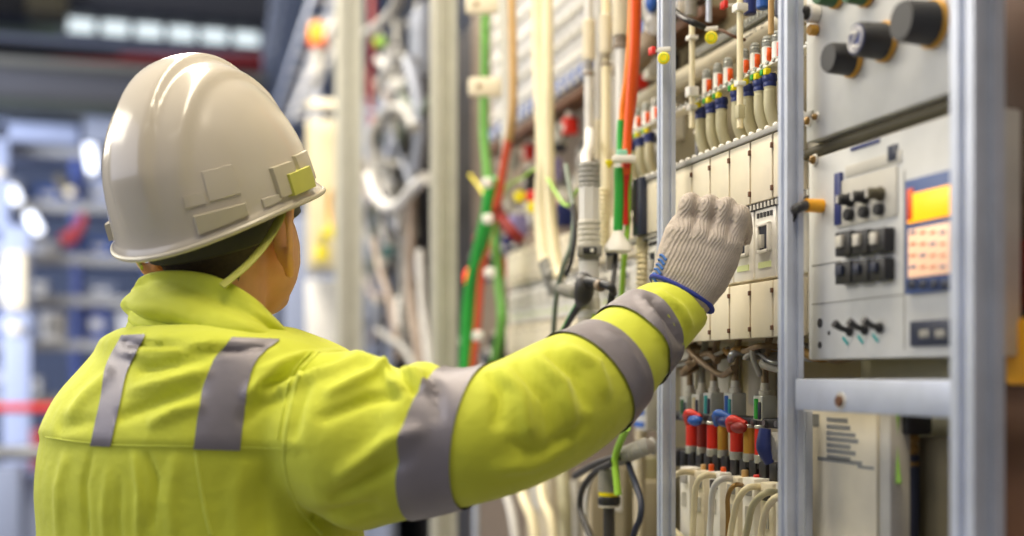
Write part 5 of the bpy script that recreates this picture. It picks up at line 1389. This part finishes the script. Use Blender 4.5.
hbox('girder_flange', 'black', 'black beam between the walkway edge and the red pipe', 'beam', -80, 262, 50, 60, 9.6, .3)
o = MB().cyl(PY(45, 66, 9.3), PY(262, 66, 9.3), .055, 16).build('red_pipe', 'red_faded', org=PY(45, 66, 9.3)); tag(o, 'faded red pipe running along the black beam', 'pipe')
o = MB().cyl(PY(120, 60, 9.2), PY(262, 60, 9.2), .05, 16).build('red_pipe', 'red_faded', org=PY(120, 60, 9.2)); tag(o, 'second red pipe just above the faded one, behind the hard hat', 'pipe')
# crane girder
t = thing('crane_girder', 'wide dark grey crane girder spanning the hall behind the hard hat', 'girder', PY(120, 118, 8.5))
for (a, b, dy, m) in ((73, 79, .5, 'olive_grey'), (79, 112, .16, 'dark_grey'), (112, 120, .5, 'green_black')):
    p, q = PY(-90, b, 8.5), PY(264, a, 8.5); p.z, q.z = PY(120, b, 8.5).z, PY(120, a, 8.5).z; p.x = -5.44; c = (p + q) / 2
    MB().box((c.x, 8.5, c.z), (q.x - p.x, dy, q.z - p.z), bev=.006).build('web' if dy < .3 else 'flange', m, t)
# steel shelving
def shelving(Y, pxs_, shelves, label, dep=.5):
    t = thing('steel_shelving', label, 'shelving', (PY(pxs_[0], 375, Y).x, Y, 0))
    for px in pxs_:
        x = PY(px, 375, Y).x
        for dy in (0, dep): MB().box((x, Y + dy, 1.75), (.06, .05, 3.5), bev=.005).build('upright', 'rack_blue', t, label='blue upright')
    x0, x1 = PY(pxs_[0], 375, Y).x, PY(pxs_[-1], 375, Y).x
    for py in shelves:
        zz = PY(0, py, Y).z
        MB().box(((x0 + x1) / 2, Y + dep / 2, zz), (x1 - x0, dep, .05), bev=.005).build('shelf', 'blue_pale', t)
        MB().box(((x0 + x1) / 2, Y - .03, zz), (x1 - x0, .04, .07), bev=.006).build('edge_rail', 'hose_grey', t)
    return t
shelving(9.0, (-30, 75, 150, 262), (150, 205, 258, 300, 345, 400), 'tall blue steel shelving filling the hall behind the worker')
g = np.random.default_rng(21)
BC = ['white', 'blue', 'slate', 'blue_pale', 'navy', 'hose_white', 'slate', 'rack_blue', 'white', 'slate']
BN = {'white': 'white', 'blue': 'bright blue', 'slate': 'slate grey', 'blue_pale': 'pale blue', 'navy': 'navy', 'hose_white': 'off-white', 'rack_blue': 'deep blue'}
protos = {}
for py in (205, 258, 300, 345, 400):
    zz = PY(0, py, 9.0).z + .03; x = PY(-28, 375, 9.0).x; i = 0
    while x < PY(255, 375, 9).x - .2:
        w_ = g.uniform(.12, .26); h_ = g.uniform(.10, .26); c_ = BC[int(g.integers(0, len(BC)))]
        if any(abs(x + w_ / 2 - PY(q, 375, 9.0).x) < w_ / 2 + .045 for q in (-30, 75, 150, 262)): x += .03; continue
        t = thing('storage_bin', f'{BN[c_]} storage bin on the blue steel shelving behind the worker', 'bin', (x + w_ / 2, 9.25, zz), f'{BN[c_]} bins on the blue shelving')
        o_ = MB(); hw = w_ / 2
        o_.loft([[V((a * hw * k, b * .16 * k, h)) for a, b in ((-1, -1), (1, -1), (1, 1), (-1, 1))] for k, h in ((.86, 0), (1, h_), (1.04, h_), (1.04, h_ - .02), (.96, h_ - .02), (.82, .02))])
        o_.build('tub', c_, t, world=False, smooth=False); MB().box((0, -.165, h_ * .5), (w_ * .5, .008, h_ * .3)).build('label_field', 'hose_white' if c_ != 'white' else 'grey', t, world=False)
        x += w_ * 1.10 + g.uniform(.0, .04)
# upright duct with glowing panel at the left edge
hbox('upright_duct', 'blue_pale', 'pale blue upright duct at the left edge of the hall', 'duct', 2, 30, 225, 560, 8.6, .2)
hbox('upright_duct', 'blue_pale', 'pale upright strip higher up at the left edge', 'duct', -6, 8, 118, 230, 8.7, .2)
hbox('top_panel', 'blue_pale', 'pale blue panel under the crane girder at the left', 'panel', -40, 78, 122, 140, 8.7, .1)
hbox('top_panel', 'slate', 'slate panel under the crane girder beside the hard hat', 'panel', 84, 262, 119, 146, 8.45, .1)
def tube_lamp(px0, py0, px1, py1, Y, r, label):
    a, b = PY(px0, py0, Y), PY(px1, py1, Y); t = thing('tube_lamp', label, 'lamp', a)
    MB().cyl(a, b, r, 18, r * .6).build('tube', 'lit_cool', t, label='glowing tube')
    d = (b - a).normalized()
    for s, e in ((a, -d), (b, d)): MB().cyl(s, s + e * .03, r * 1.05, 16, .005).build('end_cap', 'light_grey', t)
    MB().box((a + b) / 2 + V((0, r + .03, 0)), (r * 1.6, .04, (b - a).length), R=d.to_track_quat('Z', 'Y').to_matrix()).build('batten', 'light_grey', t)
tube_lamp(89, 140, 93, 173, 8.84, .040, 'upright glowing tube lamp close to the left of the hard hat')
tube_lamp(10, 186, 18, 204, 8.84, .040, 'upper slanted glowing tube lamp at the left edge')
tube_lamp(28, 213, 40, 234, 8.84, .040, 'lower slanted glowing tube lamp at the left edge')
def globe(px, py, Y, r, label, m='lit_white'):
    p = PY(px, py, Y); t = thing('round_lamp', label, 'lamp', p); MB().ball(p, r, 18).build('globe', m, t); MB().cyl(p + V((0, r * .8, 0)), p + V((0, r + .08, 0)), r * .5, 14).build('base', 'light_grey', t)
globe(70, 192, 8.86, .032, 'small round lamp left of the hard hat, below the upright tube lamp'); globe(14, 328, 8.52, .040, 'round glowing lamp low at the left edge'); globe(-2, 172, 8.62, .035, 'round lamp cut by the left edge')
p = PY(15, 280, 8.53); t = thing('light_box', 'tall glowing light box on the pale duct at the left edge', 'lamp', p); MB().box(p, (.12, .06, .36), bev=.02).build('diffuser', 'lit_white', t); MB().box(p + V((0, .05, 0)), (.14, .04, .40), bev=.005).build('housing', 'light_grey', t)
# red things and rails
o = MB().tube([PY(62, 242, 8.86), PY(72, 236, 8.86), PY(80, 226, 8.86), PY(84, 214, 8.86)], [.05, .05, .035, .03], 12, 8).build('red_hose', 'red_faded', org=PY(62, 242, 8.86)); tag(o, 'short red hose hanging left of the hard hat', 'hose')
o = MB().tube([PY(58, 176, 8.88), PY(62, 186, 8.88), PY(66, 194, 8.88)], [.03, .035, .025], 10, 6).build('green_fitting', 'olive', org=PY(58, 176, 8.88)); tag(o, 'olive fitting above the small round lamp', 'fitting')
t = thing('guard_rail', 'red guard rail left of the worker\'s shoulder', 'rail', PY(30, 440, 7))
MB().cyl(PY(-40, 408, 7), PY(75, 408, 7), .024, 14).build('rail', 'red', t)
for px in (60, -20): MB().cyl(PY(px, 470, 7), PY(px, 404, 7), .024, 14).build('post', 'red', t)
t = thing('hand_rail', 'grey handrail below the red guard rail', 'rail', PY(20, 453, 5.5))
MB().cyl(PY(-80, 453, 5.5), PY(60, 453, 5.5), .030, 14).build('rail', 'steel', t)
for px in (52, -30): MB().cyl(V((PY(px, 453, 5.5).x, 5.5, 0)), PY(px, 450, 5.5), .022, 14).build('post', 'steel', t)
hbox('crate', 'slate', 'slate crate stack below the handrail at the lower left', 'crate', -30, 20, 468, 600, 7.6, .4); hbox('crate', 'red_dark', 'dull red crate beside the slate stack at the lower left', 'crate', 30, 62, 430, 470, 7.8, .3); hbox('crate', 'blue_pale', 'pale blue crate behind the worker\'s left shoulder', 'crate', 20, 60, 475, 600, 8.0, .3)
